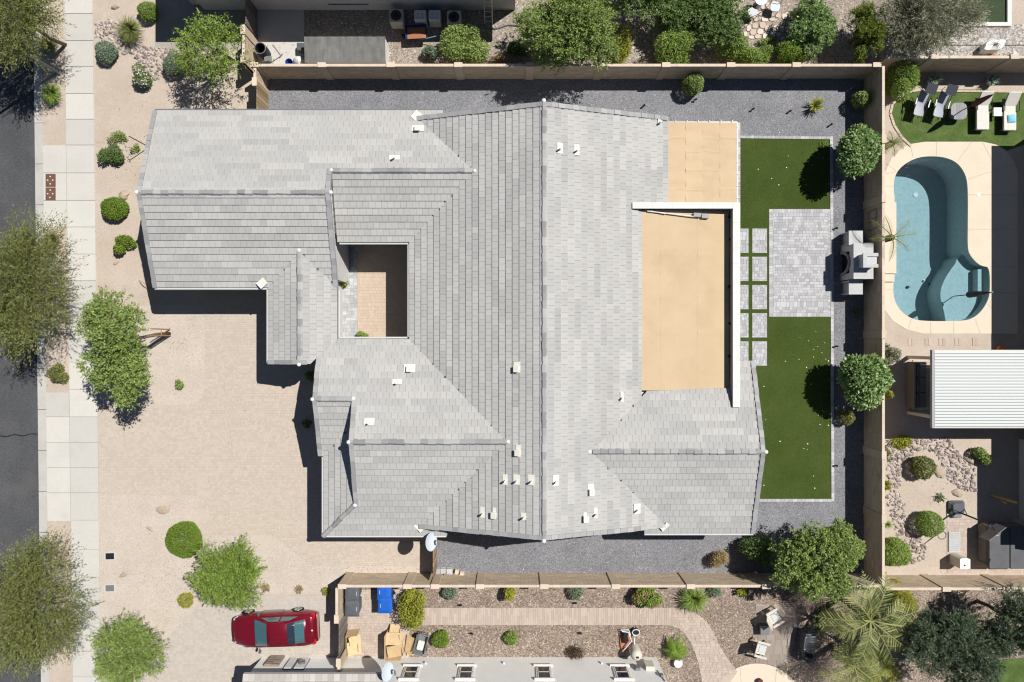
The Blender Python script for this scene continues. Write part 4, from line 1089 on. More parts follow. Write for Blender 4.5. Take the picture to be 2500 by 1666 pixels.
    for X in (1.5,-1.2):
        for s in (-1,1):
            m = MB(); m.tube([(X,s*.70,.32),(X,s*.72,.32),(X,s*.895,.32),(X,s*.91,.32)], [.26,.315,.315,.27], 22); tyre = m.build('wheel', M['rubber'], c, False)
            m = MB(); m.tube([(X,s*.88,.32),(X,s*.915,.32)], [.225,.215], 20); rim = m.build('rim', M['alloy'], tyre)
            m = MB()
            for k in range(5):
                a = k*2*math.pi/5+.3; m.obox((X+.13*math.cos(a), s*.917, .32+.13*math.sin(a)), (.16,.012,.05), ry=-a)
            m.build('spokes', M['steel'], tyre)
    m = MB(); 
    for s in (-1,1): m.obox((2.29,s*.12,.50),(.05,.2,.1), bev=.02)
    m.build('grille', M['black'], c)
    m = MB(); m.obox((2.22,0,.3),(.1,1.2,.1), bev=.03); m.build('bumper_intake', M['black'], c)
    seam = MB()
    def line(pts): seam.tube(pts, .006, 4)
    tp = lambda t, f: (2.3-t, f*prof(t)[0], prof(t)[1]+(.035 if abs(f) < .2 else .025 if abs(f) < .6 else .003))
    line([tp(.3,f) for f in (-.78,-.4,0,.4,.78)]); line([tp(1.32,f) for f in (-.78,-.4,0,.4,.78)])
    line([tp(4.4,f) for f in (-.78,-.4,0,.4,.78)]); line([tp(4.12,f) for f in (-.78,-.4,0,.4,.78)])
    for s in (-1,1):
        line([tp(t,s*.78) for t in (.3,.6,.9,1.32)]); line([tp(t,s*.78) for t in (4.12,4.25,4.4)])
        for t in (1.62,2.78): line([(2.3-t,s*.83,prof(t)[1]-.06),(2.3-t,s*.885,.62),(2.3-t,s*.895,.5),(2.3-t,s*.87,.3)])
        line([(.68,s*.895,.30),(-.48,s*.895,.30)])
    seam.build('panel_gaps', M['black'], c)
    m = MB(); m.lathe([(.045,0),(.045,.012),(.02,.015)], (-2.12,0,.985), 12); m.build('emblem', M['white'], c)
    m = MB(); m.tube([(-1.95,-.45,.99),(-1.98,0,1.0),(-1.95,.45,.99)], .02, 6); m.build('boot_lip', M['red'], c)
    c.scale = (.965,.98,1.0)
    m = MB(); m.tube([(.95,-.45,.985),(.86,.1,1.04)], .012, 4); m.tube([(.95,.1,.985),(.86,.55,1.03)], .012, 4); m.build('wipers', M['black'], c)
    return c
make_car()

# ------------------------------------------------------------------ bins
def make_bin(label, mt, x, y, rz):
    b = thing('wheelie_bin', label, 'bin', (x,y,.012), rz)
    m = MB(); m.obox((0,0,.5),(.56,.62,.96), taper=1.16, bev=.05); m.build('body', M[mt], b)
    m = MB(); m.grid(lambda u,v: ((u-.5)*.72, (v-.5)*.80, 1.02+.05*(1-(2*u-1)**4)*(1-(2*v-1)**4)), 8, 8); m.obox((0,0,1.0),(.72,.80,.05), bev=.03); lid = m.build('lid', M[mt], b)
    m = MB(); m.obox((.22,0,1.055),(.05,.2,.012)); m.build('lid_print', M['sticker'], lid)
    m = MB(); m.tube([(-.38,-.26,.93),(-.44,-.26,.95),(-.44,.26,.95),(-.38,.26,.93)], .022, 6); m.build('handle', M['black'], b)
    for s in (-1,1):
        m = MB(); m.tube([(-.27,s*.27,.12),(-.27,s*.34,.12)], .12, 14); m.build('wheel', M['rubber'], b)
    return b
for px,py,mt,l in ((860,1449,'bin_grey','dark grey wheeled bin nearest the sunlit block wall'),(860,1487,'bin_grey','dark grey wheeled bin beside the weathered gate post'),(938,1446,'bin_blue','blue wheeled bin nearest the sunlit block wall'),(940,1479,'bin_blue','blue wheeled bin beside the lime shrub on the paved yard')):
    x,y = G(px,py,1.03); make_bin(l, mt, x, y, 0 if mt == 'bin_grey' else math.pi)

# ------------------------------------------------------------------ cardboard and yard clutter
def card(label, px, py, panels, z=.02, rz=0, name='cardboard_box'):
    x,y = G(px,py,.3); m = MB()
    for c,d,r in panels: m.obox(c, d, rz=r[2], rx=r[0], ry=r[1], t=R.random())
    return tag(m.build(name, M['card'], loc=(x,y,z), rz=rz), label, 'cardboard')
card('opened tan cardboard box leaning against the weathered gate', 862, 1568, [((-.3,.1,.4),(.02,.95,.78),(0,.12,0)),((0,.52,.38),(.62,.02,.74),(.1,0,.1)),((.12,-.2,.55),(.7,.75,.02),(.15,.35,.1)),((.2,.3,.72),(.6,.4,.02),(-.3,.1,.3)),((.28,-.12,.3),(.02,.6,.6),(0,.2,.1))])
card('tall crumpled cardboard box standing on the path by the white house wall', 964, 1568, [((-.38,0,.5),(.02,1.25,1.0),(0,-.05,.0)),((0,-.6,.5),(.8,.02,.98),(.1,0,0)),((.1,-.25,.8),(.8,.72,.02),(.35,.1,.1)),((.05,.4,.82),(.85,.6,.02),(-.35,-.1,0)),((.38,.05,.45),(.02,1.1,.9),(0,.15,.2)),((0,.75,.35),(.5,.5,.02),(-.9,0,0))])
card('flattened cardboard sheet propped beside the grey garden cart', 1000, 1576, [((0,0,.25),(.5,.95,.02),(.1,-.5,-.2)),((.1,-.4,.12),(.55,.4,.02),(.2,.1,.1))])
x,y = G(1028,1571,.4)
ct = thing('garden_cart', 'grey plastic garden cart tray with light liner beside cardboard', 'cart', (x,y,.01), -.25)
m = MB()
for c,d,rx,ry in (((0,0,.25),(.42,.85,.03),0,0),((-.26,0,.42),(.03,.95,.38),0,-.25),((.26,0,.42),(.03,.95,.38),0,.25),((0,.48,.42),(.5,.03,.38),-.3,0),((0,-.48,.42),(.5,.03,.38),.3,0)): m.obox(c,d,rx=rx,ry=ry)
m.build('tray', M['steel'], ct)
m = MB(); m.obox((0,-.12,.36),(.36,.5,.16), bev=.04); m.build('liner', M['fabric'], ct)
for s in (-1,1): m = MB(); m.tube([(s*.3,-.3,.14),(s*.36,-.3,.14)], .14, 12); m.build('wheel', M['rubber'], ct)
m = MB(); m.tube([(-.2,.45,.5),(-.2,.75,.75),(.2,.75,.75),(.2,.45,.5)], .02, 6); m.build('handle', M['black'], ct)

# equipment beside the white house
x,y = G(1536,1590,.5)
eq = thing('pool_equipment', 'cream filter tank beside white pipes and black pumps at the white house', 'pool equipment', (x+.2,Ys+.55,.006))
m = MB(); m.lathe([(.27,.05),(.29,.12),(.29,.95),(.24,1.08),(.1,1.15),(.0,1.16)], (.1,0,0), 18); m.build('tank', M['cream'], eq, True)
m = MB(); m.obox((.12,-.02,1.17),(.14,.1,.06), bev=.02); m.build('tank_valve', M['black'], eq)
m = MB(); m.tube([(.1,.3,.35),(.1,.62,.35),(.1,.62,.12),(.15,1.1,.12)], .035, 8); m.tube([(-.5,-.1,.3),(-.05,.45,.34),(-.2,.9,.3),(-.55,.95,.3)], .03, 8); m.tube([(-.6,1.0,.25),(-.2,1.05,.35),(-.1,.75,.3)], .03, 8); m.tube([(-.5,-.1,.3),(-.5,-.1,.05)], .03, 8); m.build('pipework', M['white'], eq)
m = MB(); m.tube([(-.35,.35,.2),(-.42,.75,.22)], .14, 12); m.lathe([(.14,0),(.14,.3),(.1,.34)], (-.35,.78,0), 12); m.build('pump', M['black'], eq)
m = MB(); m.lathe([(.16,0),(.18,.3),(.14,.36)], (.18,.92,0), 14); m.build('strainer', M['black'], eq)
m = MB(); m.tube([(.36*math.cos(a/8*6.2832)*.55+.18,.92+.36*math.sin(a/8*6.2832)*.45,.37) for a in range(9)], .025, 6); m.build('strainer_ring', M['white'], eq)
m = MB(); m.obox((-.3,.3,.06),(.6,.9,.08), rz=.1); m.build('plinth', M['terracotta'], eq)

# stacked pavers by the south wall
def stack(px, py, label, mt, rows, sz, rz=0):
    x,y = G(px,py,.2); s = thing('paver_stack', label, 'pavers', (x,y,.01), rz)
    for a,b,k in rows:
        for j in range(k):
            m = MB(); m.obox((a+R.uniform(-.01,.01),b+R.uniform(-.01,.01),.04+j*.078),(sz[0],sz[1],.07), rz=R.uniform(-.03,.03), t=R.random(), bev=.008); m.build('stacked_paver', M[mt], s)
    return s
stack(1083,1401,'low stack of pale grey pavers beside the tan wooden gate','paver_grey',[(-.32,.17,4),(0,.17,4),(.32,.17,5),(-.32,-.12,4),(0,-.12,3),(.32,-.12,4)],(.30,.26),.05)
stack(1114,1405,'few tan blocks stacked beside the pale grey pavers','wallcap',[(0,.1,3),(-.05,-.18,4),(.28,.05,5)],(.22,.36),-.15)
x,y = G(1090,1413,.6); m = MB(); m.obox((0,0,.05),(.3,.34,.1)); 
for k in range(14): m.obox((R.uniform(-.12,.12),R.uniform(-.14,.14),.11),(.06,.05,.04), rz=R.uniform(0,3), t=R.random())
tag(m.build('rubble_tub', M['rock'], loc=(x,y,.35)), 'small tub of broken stone on top of the paver stack', 'tub')

# ------------------------------------------------------------------ utility boxes, poles, stakes
for py,l,mt in ((1358,'dark utility box lid set in gravel near the flat boulder','black'),(1436,'grey utility box lid set in gravel near the long pale stone','steel')):
    x,y = G(269,py); u = thing('utility_box', l, 'utility box', (x,y,.0), .03)
    m = MB()
    for c,d in (((0,.19,.02),(.56,.05,.04)),((0,-.19,.02),(.56,.05,.04)),((.255,0,.02),(.05,.33,.04)),((-.255,0,.02),(.05,.33,.04))): m.obox(c,d)
    m.build('frame', M['concrete'], u); m = MB(); m.obox((0,0,.012),(.46,.33,.024)); m.build('lid', M[mt], u)
bx,by = G(141,177)
sl = thing('street_lamp', 'tall grey street lamp pole standing in the planting strip', 'street lamp', (bx,by,0))
m = MB(); m.tube([(0,0,0),(0,0,7.5)], [.1,.06], 12); m.build('pole', M['steel'], sl)
m = MB(); m.lathe([(.2,0),(.2,.05),(.12,.08)], n=12); m.build('base_plate', M['steel'], sl)
m = MB(); m.tube([(0,0,7.4),(-.8,0,7.7),(-1.5,0,7.75)], .04, 8); m.build('arm', M['steel'], sl)
m = MB(); m.obox((-1.75,0,7.73),(.6,.26,.12), bev=.04); m.build('lamp_head', M['steel'], sl)
bx,by = G(413,812)
st = thing('tree_stakes', 'pair of reddish wooden stakes propping the big front tree', 'stakes', (bx,by,0))
for (a,b) in ((.05,.16),(.08,-.18)):
    m = MB(); m.tube([(a,b,0),(a*.5,b*1.0,1.9)], [.035,.03], 8); m.build('stake', M['wood_red'], st)
m = MB(); m.tube([(.05,.16,.9),(.08,-.18,.95)], .02, 6); m.build('cross_tie', M['wood_red'], st)
a = G(352,353,.5); m = MB(); m.tube([(0,0,0),(0,0,1.9)], .025, 6)
tag(m.build('garden_pole', M['black'], loc=(a[0],a[1],0)), 'thin dark pole standing at the front corner of the garage', 'pole')

# landscape lights
lm = None
for px,py,rz,l in ((1569,262,.6,'small black spot light below the gravel edge near the vents side'),(1694,247,.2,'small black spot light below the round topiary'),(1834,270,.4,'small black spot light above the flat beige roof corner'),(1924,275,.5,'small black spot light between topiary and spiky agave'),
    (2024,308,.6,'small black spot light by the agave at the yard corner'),(2036,559,.1,'small black spot light at the patio corner by the fireplace'),(2036,846,.1,'small black spot light above the lower round tree'),(2036,1136,0,'small black spot light along the lower lawn edging'),
    (1798,1318,.3,'small black spot light by the roof corner near the dark shrub'),(2030,1286,.2,'small black spot light above the big yard tree'),(1402,1470,.2,'small black spot light under the low shrub on the sunlit wall'),(1123,1475,.2,'small black spot light between path and sunlit wall'),(1150,1544,.2,'small black spot light between the two clipped balls'),(1414,1543,.2,'small black spot light above the dark wiry shrub')):
    x,y = G(px,py)
    if lm is None:
        root = lm = thing('spot_light', l, 'garden light', (x,y,.01), rz, 'garden spot lights')
        m = MB(); m.tube([(0,0,0),(0,0,.14)], .014, 6); m.build('stake', M['black'], lm)
        m = MB(); m.tube([(-.05,0,.13),(.1,0,.22)], [.04,.055], 10); m.build('lamp_head', M['black'], lm)
    else: copy_tree(lm, (x,y,.01), rz, l)

# ------------------------------------------------------------------ outdoor fireplace
fp = thing('outdoor_fireplace', 'white topped outdoor fireplace with arched opening facing the paver patio', 'fireplace', (17.43,3.19,.01))
m = MB(); gm = mat('fireplace_render', (.44,.44,.45), (.48,.48,.49), scale=3, bump=.2, bscale=60)
m.box(.1,0,0,.95,1.77,1.40); m.box(0,0,0,.1,.32,1.40); m.box(0,1.45,0,.1,1.77,1.40); m.box(0,.32,.95,.1,1.45,1.40); m.build('body', gm, fp)
m = MB(); m.box(-.04,-.03,1.40,.97,1.80,1.46); m.build('top_slab', M['slab'], fp)
m = MB(); pts = [(-.03,.885+.56*math.cos(math.radians(a)),.15+.86*math.sin(math.radians(a))) for a in range(0,181,12)]; m.tube(pts, .075, 6); m.build('arch', mat('stone_arch', (.26,.245,.235)), fp)
m = MB(); m.box(.085,.33,.02,.115,1.44,.94); m.build('firebox', M['black'], fp)
m = MB(); m.box(.2,.53,1.46,.88,1.18,1.95); ch = m.build('chimney', gm, fp)
m = MB()
for a in ((.16,.49,1.95,.92,.66,2.02),(.16,1.05,1.95,.92,1.22,2.02),(.16,.66,1.95,.36,1.05,2.02)): m.box(*a)
m.build('chimney_cap', M['slab'], ch)
for y0,y1 in ((1.80,2.49),(-.76,-.06)):
    m = MB(); m.box(.12,y0,0,.66,y1,.88); wb = m.build('side_bench', gm, fp)
    m = MB(); m.box(.0,y0,.02,.12,y0+.06,.88); m.box(.0,y1-.06,.02,.12,y1,.88); m.build('bench_front', gm, wb)
    m = MB(); m.box(-.02,y0-.02,.88,.70,y1+.02,.94); m.build('bench_top', M['slab'], wb)
for y0 in (515,541):
    a = G(2113,y0,.9); b = G(2140,y0+16,1.4); m = MB()
    pts = [(18.62-.02,a[1],.55),(18.62-.02,a[1],1.35),(18.62-.02,b[1],1.35),(18.62-.02,b[1],.55),(18.62-.02,a[1],.55)]
    m.tube(pts, .022, 6); tag(m.build('wall_frame', M['steel']), 'thin metal frame hung on the wall, %s one above the fireplace' % ('upper' if y0 == 515 else 'lower'), 'wall frame')

# ------------------------------------------------------------------ patio furniture of the pool yard
def lounger(px, py, label, rz=0):
    x,y = G(px,py,.35); t = thing('sun_lounger', label, 'lounger', (x,y,.01), rz, 'cream sun loungers')
    m = MB(); m.obox((0,-.25,.36),(.68,1.3,.1), bev=.04); m.build('seat_cushion', M['fabric'], t)
    m = MB(); m.obox((0,.68,.57),(.68,.75,.1), rx=.62, bev=.04); m.build('backrest', M['fabric'], t)
    m = MB(); m.obox((0,-.05,.27),(.62,1.7,.05)); m.build('frame', M['steel'], t)
    for sx in (-.28,.28):
        for sy in (-.8,.6): m = MB(); m.tube([(sx,sy,0),(sx,sy,.28)], .02, 6); m.build('leg', M['steel'], t)
    for s in (-1,1): m = MB(); m.tube([(s*.37,.1,.3),(s*.38,.1,.55),(s*.38,.6,.55)], .02, 6); m.build('armrest', M['black'], t)
    return t
lounger(2398,276,'cream sun lounger beside the folded maroon umbrella'); lounger(2464,278,'cream sun lounger holding the light blue pillow')
x,y = G(2472,289,.5); m = MB(); m.grid(lambda u,v: ((u-.5)*.42,(v-.5)*.42,.07*math.sin(u*math.pi)**.5*math.sin(v*math.pi)**.5), 8, 8); m.obox((0,0,-.02),(.38,.38,.03), bev=.014)
tag(m.build('pillow', M['skyblue'], loc=(x,y,.45), rz=.1), 'light blue square pillow lying on a cream lounger', 'pillow')
def zero_chair(px, py, label):
    x,y = G(px,py,.45); t = thing('recliner_chair', label, 'recliner', (x,y,.01), -.25, 'folding recliners')
    m = MB(); m.grid(lambda u,v: ((u-.5)*.5, -.6+1.25*v, .50+.35*max(0,v-.45)*1.3+.12*max(0,.3-v)-.05*math.sin(u*math.pi)), 6, 10); m.build('sling_seat', mat('pale_sling', (.36,.38,.42)) if 'pale_sling' not in bpy.data.materials else bpy.data.materials['pale_sling'], t)
    m = MB(); m.obox((.05,.62,1.12),(.55,.5,.02), rx=.25); m.build('sun_shade', mat('navy_canvas', (.045,.047,.06)) if 'navy_canvas' not in bpy.data.materials else bpy.data.materials['navy_canvas'], t)
    for s in (-1,1):
        m = MB(); m.tube([(s*.3,-.6,.52),(s*.3,.65,.85),(s*.3,.7,1.1)], .016, 6); m.tube([(s*.31,-.5,.02),(s*.31,.35,.62)], .016, 6); m.tube([(s*.31,.5,.02),(s*.31,-.25,.6)], .016, 6); m.build('side_frame', M['black'], t)
        m = MB(); m.obox((s*.34,.05,.68),(.06,.42,.03), bev=.01); m.build('armrest', M['steel'], t)
zero_chair(2246,256,'folding recliner with dark sunshade nearest the hedge'); zero_chair(2294,259,'folding recliner with dark sunshade beside the grey round table')
x,y = G(2341,272,.45); t = thing('patio_table', 'pale grey rounded low table under the folded umbrella', 'table', (x,y,.01))
m = MB()
for i in range(6):
    a = -.42+i*.14; q = clip_rect([(.42*math.copysign(abs(math.cos(k*math.pi/16))**.6,math.cos(k*math.pi/16)), .44*math.copysign(abs(math.sin(k*math.pi/16))**.6,math.sin(k*math.pi/16))) for k in range(32)], a+.003,-1,a+.137,1)
    m = MB(); m.prism(q, .42, .46, R.random()); m.build('table_board', mat('driftwood_board', (.24,.24,.25), tcol=(.30,.30,.31)) if 'driftwood_board' not in bpy.data.materials else bpy.data.materials['driftwood_board'], t)
m = MB(); m.lathe([(.3,0),(.3,.41)], n=16); m.build('base', M['steel'], t)
x,y = G(2333,278); t = thing('patio_umbrella', 'folded maroon umbrella on a pole beside the low table', 'umbrella', (x,y,.46))
m = MB(); m.tube([(0,0,-.45),(0,0,2.35)], .025, 8); m.build('pole', M['black'], t)
m = MB(); m.lathe([(.05,.95),(.16,1.0),(.15,1.4),(.09,2.0),(.03,2.3),(.0,2.32)], n=10); m.build('canopy', M['maroon'], t)
x,y = G(2344,722); t = thing('pool_umbrella', 'folded black umbrella standing on the shallow pool shelf', 'umbrella', (x,y,-.5))
m = MB(); m.tube([(0,0,0),(0,0,2.9)], .025, 8); m.build('pole', M['black'], t)
m = MB(); m.lathe([(.05,1.15),(.17,1.2),(.15,1.7),(.09,2.4),(.03,2.75),(.0,2.77)], n=9); m.build('canopy', M['black'], t)
m = MB(); m.lathe([(.03,2.88),(.04,2.92),(.01,2.97)], n=8); m.build('finial', M['white'], t)
x,y = G(2435,274,.4); t = thing('side_table', 'small dark mesh side table between the cream loungers', 'side table', (x,y,.01))
m = MB(); m.obox((0,0,.42),(.45,.45,.03)); m.build('table_top', M['steel'], t)
for sx in (-.2,.2):
    for sy in (-.2,.2): m = MB(); m.tube([(sx,sy,0),(sx,sy,.41)], .015, 6); m.build('leg', M['black'], t)
# patio cover
pcx0, pcy0, pcy1 = 20.9, -4.25, -.5
pc = thing('patio_cover', 'white ribbed metal patio cover beside the pool', 'patio cover', (pcx0,pcy0,0))
m = MB(); n = 25; L_ = pcy1-pcy0
for i in range(n):
    a = L_*i/n; b = L_*(i+1)/n
    prof = [(a,2.46),(a+.004,2.39),(a+.03,2.39),(a+.034,2.46),(b,2.46)]
    for (p,z0),(q,z1) in zip(prof,prof[1:]): m.add([(0,p,z0),(7,p,z0),(7,q,z1),(0,q,z1)], [(0,1,2,3)])
m.build('ribbed_roof', mat('white_metal', (.52,.545,.535), rough=.5), pc)
m = MB(); m.box(-.12,-.06,2.28,-.0,L_+.06,2.45); m.build('fascia', M['greywall'], pc)
m = MB(); m.box(0,L_,2.3,7,L_+.06,2.44); m.build('edge_beam', M['cream'], pc)
m = MB(); m.box(0,-.06,2.3,7,0,2.44); m.build('edge_beam', M['cream'], pc)
for yy in (.45,L_-.35):
    m = MB(); m.box(-.02+.08,yy-.08,0,.22,yy+.08,2.3); m.build('post', M['cream'], pc)
    m = MB(); m.box(5.8,yy-.08,0,5.96,yy+.08,2.3); m.build('post', M['cream'], pc)
x,y = G(2237,940,.5); so = thing('patio_sofa', 'long dark sofa with grey cushions under the patio cover', 'sofa', (x,y,.01))
m = MB(); m.box(-.2,-1.2,.08,.62,1.2,.3); m.build('base', M['wood_dark'], so)
m = MB(); m.box(-.28,-1.2,.1,-.2,1.2,.8); m.build('back_panel', M['wood_dark'], so)
for k in range(3):
    yc = -.8+k*.8
    m = MB(); m.obox((-.08,yc,.62),(.2,.74,.42), ry=.15, bev=.06); m.build('back_cushion', M['slate'], so)
    m = MB(); m.obox((.28,yc,.38),(.6,.78,.16), bev=.04); m.build('seat_cushion', M['steel'], so)
for s in (-1,1): m = MB(); m.obox((.2,s*1.24,.5),(.85,.1,.06), bev=.02); m.build('armrest', M['wallcap'], so)
x,y = G(2444,853,.2); m = MB(); m.lathe([(.02,0),(.15,.03),(.2,.13),(.16,.25),(.05,.28),(.03,.34)], n=18); tag(m.build('pumpkin', M['orange'], loc=(x,y,.01)), 'orange pumpkin at the edge of the patio cover', 'pumpkin')
# hot tub, cabinet, step
x,y = G(2411,1285,.9); tx0, ty1 = x, y
ht = thing('hot_tub', 'dark hot tub under a slate grey folding cover', 'hot tub', (tx0,ty1-2.2,.02))
m = MB(); m.obox((1.1,1.1,.42),(2.14,2.14,.84), bev=.12); m.build('tub_skirt', M['wood_dark'], ht)
for k in (0,1): m = MB(); m.obox((.56+k*1.09,1.1,.9),(1.08,2.2,.12), bev=.05); m.build('cover_half', M['slate'], ht)
m = MB(); m.tube([(-.12,.3,.5),(-.12,.3,1.1),(-.05,.6,1.15)], .025, 6); m.build('cover_lifter', M['black'], ht)
x,y = G(2355,1376,.85); m = MB(); hexp = [(-.26,-.26),(.26,-.26),(.26,.22),(.12,.28),(-.12,.28),(-.26,.24)]; m.prism(hexp, 0, .85)
cb = tag(m.build('storage_cabinet', M['cream'], loc=(x,y,.02)), 'white weathered cabinet with a knob beside the hot tub', 'cabinet')
m = MB(); m.prism([(a*1.02,b*1.02) for a,b in hexp], .85, .88); m.build('cabinet_top', M['white'], cb)
m = MB(); m.lathe([(.04,0),(.035,.03),(.01,.04)], (-.03,-.08,.88), 10); m.build('knob', M['black'], cb)
x,y = G(2328.5,1323); s = thing('step_mat', 'white slatted step lying beside the clipped ball shrub', 'step', (x,y,.02))
for k in range(10): m = MB(); m.obox((0,-.48+k*.107,.03),(.62,.095,.05), bev=.01); m.build('slat', M['slab'], s)
# basketball hoop
x,y = G(2338,1242,.2); b = thing('basketball_hoop', 'portable basketball hoop with dark base beside the hot tub', 'basketball hoop', (x,y,.01), 0)
m = MB(); m.obox((0,.05,.14),(.86,.72,.28), taper=.8, bev=.1); m.build('base', M['bin_grey'], b)
m = MB(); m.obox((0,-.4,.1),(.5,.2,.18), bev=.05); m.build('base_front', M['steel'], b)
m = MB(); m.tube([(.02,-.18,.28),(.05,-.2,2.6)], .045, 8); m.tube([(-.35,.0,.2),(.03,-.2,.9)], .02, 6); m.tube([(.35,.0,.2),(.03,-.2,.9)], .02, 6); m.build('pole', M['black'], b)
m = MB(); m.obox((.25,-.6,2.45),(.03,1.05,.72), rz=-.9); m.build('backboard', mat('smoked_acrylic', (.22,.21,.20), rough=.3), b)
m = MB(); m.tube([(.55+.22*math.cos(a/10*6.2832),-.62+.22*math.sin(a/10*6.2832),2.3) for a in range(11)], .018, 6); m.build('rim', M['steel'], b)
m = MB(); m.tube([(.05,-.2,2.3),(.25,-.5,2.4)], .03, 6); m.tube([(.05,-.2,2.6),(.25,-.5,2.6)], .03, 6); m.build('bracket', M['black'], b)
# potted agave tubs are with the plants
# covered chair on the gravel above
x,y = G(2424,113,.5); m = MB()
m.grid(lambda u,v: ((.42+.1*v+.06*math.sin(6*u*6.2832))*math.cos(u*6.2832)*(1 if v < .99 else .0)*(1-.25*max(0,v-.6)), (.30+.05*math.sin(4*u*6.2832))*math.sin(u*6.2832)*(1 if v < .99 else 0)*(1-.3*max(0,v-.5)), (1-v)**0*v*.75+.12*math.cos(u*6.2832)*v), 28, 8)
tag(m.build('covered_chair', M['white'], loc=(x,y,.01), rz=.2), 'white draped garden chair standing on the grey gravel', 'covered chair')
x,y = G(2420,135,.2); m = MB(); m.lathe([(.12,0),(.17,.2),(.15,.22),(.02,.2)], n=14); tag(m.build('clay_pot', M['terracotta'], loc=(x,y,.01)), 'brown clay pot below the white draped chair', 'pot')
x,y = G(2479,131,.3); m = MB(); m.lathe([(.1,0),(.15,.25),(.11,.3),(.02,.28)], n=14); tag(m.build('clay_pot', M['fabric'], loc=(x,y,.01)), 'pale round urn against the wall by the house shade', 'pot')

# ------------------------------------------------------------------ side yard clutter of the top neighbour
def ac(px, py, label):
    x,y = G(px,py,.8); t = thing('condenser_unit', label, 'air conditioner', (x,y,.01))
    m = MB(); m.obox((0,0,.4),(.72,.74,.78), bev=.06); m.build('cabinet', M['cream'], t)
    m = MB(); m.lathe([(.28,.79),(.29,.80),(.2,.806)], n=18); m.build('fan_well', M['black'], t)
    m = MB(); m.tube([(.27*math.cos(a/14*6.2832),.27*math.sin(a/14*6.2832),.815) for a in range(15)], .012, 5); m.tube([(.16*math.cos(a/12*6.2832),.16*math.sin(a/12*6.2832),.82) for a in range(13)], .01, 5); m.build('fan_guard', M['steel'], t)
ac(967,38,'cream air conditioner standing above the blue wheelbarrow'); ac(1108,42,'cream air conditioner beside the two white cabinets')
for px,l in ((1026,'white louvred cabinet nearest the blue wheelbarrow'),(1061,'white louvred cabinet beside the air conditioner and ladder')):
    x,y = G(px,38,.8); t = thing('utility_cabinet', l, 'utility cabinet', (x,y,.01)); m = MB(); m.obox((0,0,.42),(.62,.55,.82), bev=.04); m.build('cabinet', M['white'], t)
    m = MB()
    for s in (-.12,.12): m.obox((s,.05,.835),(.05,.05,.012)); m.obox((s,-.12,.835),(.16,.02,.012))
    m.build('louvre', M['steel'], t)
x,y = G(1193,62); t = thing('ladder', 'aluminium ladder leaning on the shaded house wall', 'ladder', (x,y,.01))
top = Yw-.05-y
for s in (-.2,.2): m = MB(); m.tube([(s,0,0),(s,top,2.0)], .025, 6); m.build('rail', M['alloy'], t)
for k in range(6): m = MB(); f = (k+.7)/6.5; m.tube([(-.2,top*f,2*f),(.2,top*f,2*f)], .018, 6); m.build('rung', M['alloy'], t)
x,y = G(1018,82,.4); t = thing('wheelbarrow', 'blue wheelbarrow full of brown soil in the shaded side yard', 'wheelbarrow', (x,y,.01), .05)
m = MB(); V = [(-.4,-.22,.25),(.4,-.22,.25),(.4,.22,.25),(-.4,.22,.25),(-.58,-.36,.6),(.55,-.36,.6),(.55,.36,.6),(-.58,.36,.6)]
m.add(V, [(0,1,2,3),(3,2,1,0),(0,4,5,1),(1,5,4,0),(1,5,6,2),(2,6,5,1),(2,6,7,3),(3,7,6,2),(3,7,4,0),(0,4,7,3)]); m.build('tray', M['blue'], t)
m = MB(); m.add([(-.5,-.3,.47),(.48,-.3,.47),(.48,.3,.47),(-.5,.3,.47),(0,0,.56)], [(0,1,4),(1,2,4),(2,3,4),(3,0,4)]); m.build('soil', M['terracotta'], t)
for s in (-1,1): m = MB(); m.tube([(-.6,s*.15,.3),(.3,s*.28,.3),(1.0,s*.3,.62)], .02, 6); m.build('handle', M['skyblue'], t)
m = MB(); m.tube([(-.65,-.05,.18),(-.65,.05,.18)], .18, 14); m.build('wheel', M['rubber'], t)
x,y = G(642,126,.45); t = thing('plastic_barrel', 'open black barrel standing beside the short wall', 'barrel', (x,y,.01))
m = MB(); m.lathe([(.28,0),(.31,.3),(.31,.75),(.28,.85),(.24,.85),(.25,.2),(.0,.18)], n=20); m.build('shell', M['black'], t)
m = MB(); m.tube([(.29*math.cos(a/16*6.2832),.29*math.sin(a/16*6.2832),.85) for a in range(17)], .02, 6); m.build('rim', M['steel'], t)
x,y = G(652,144,.6); t = thing('folding_chair', 'grey folding chair leaning by the black barrel', 'chair', (x,y,.01), .1)
m = MB(); m.obox((0,0,.45),(.4,.4,.05), bev=.02); m.build('seat', M['steel'], t)
m = MB(); m.obox((0,-.2,.68),(.4,.05,.4), rx=.2, bev=.02); m.build('backrest', M['steel'], t)
for sx in (-.18,.18):
    for sy in (-.18,.18): m = MB(); m.tube([(sx,sy,0),(sx,sy*.7,.43)], .015, 6); m.build('leg', M['alloy'], t)
x,y = G(706,153,.3); m = MB(); m.lathe([(.16,0),(.2,.34),(.19,.34),(.15,.04),(.0,.04)], n=16); tag(m.build('bucket', M['blue'], loc=(x,y,.01)), 'blue bucket standing against the long block wall', 'bucket')
x,y = G(729,147,.2); m = MB()
m.grid(lambda u,v: ((.3+.05*math.sin(9*u*6.28+v*5))*math.cos(u*6.2832)*(1-v**3), (.24+.04*math.sin(7*u*6.28))*math.sin(u*6.2832)*(1-v**3), .34*v+.03*math.sin(u*31)*v*(1-v)), 26, 6)
tag(m.build('rubbish_bag', M['white'], loc=(x,y,.01)), 'crumpled white bag beside the long felt-roofed bin store', 'bag')
x,y = G(733,114,.4); m = MB(); m.obox((.08,0,.2),(.55,.42,.4), bev=.04); tag(m.build('storage_box', M['bin_grey'], loc=(x,y,.01)), 'dark storage box tucked beside the felt-roofed bin store', 'box')
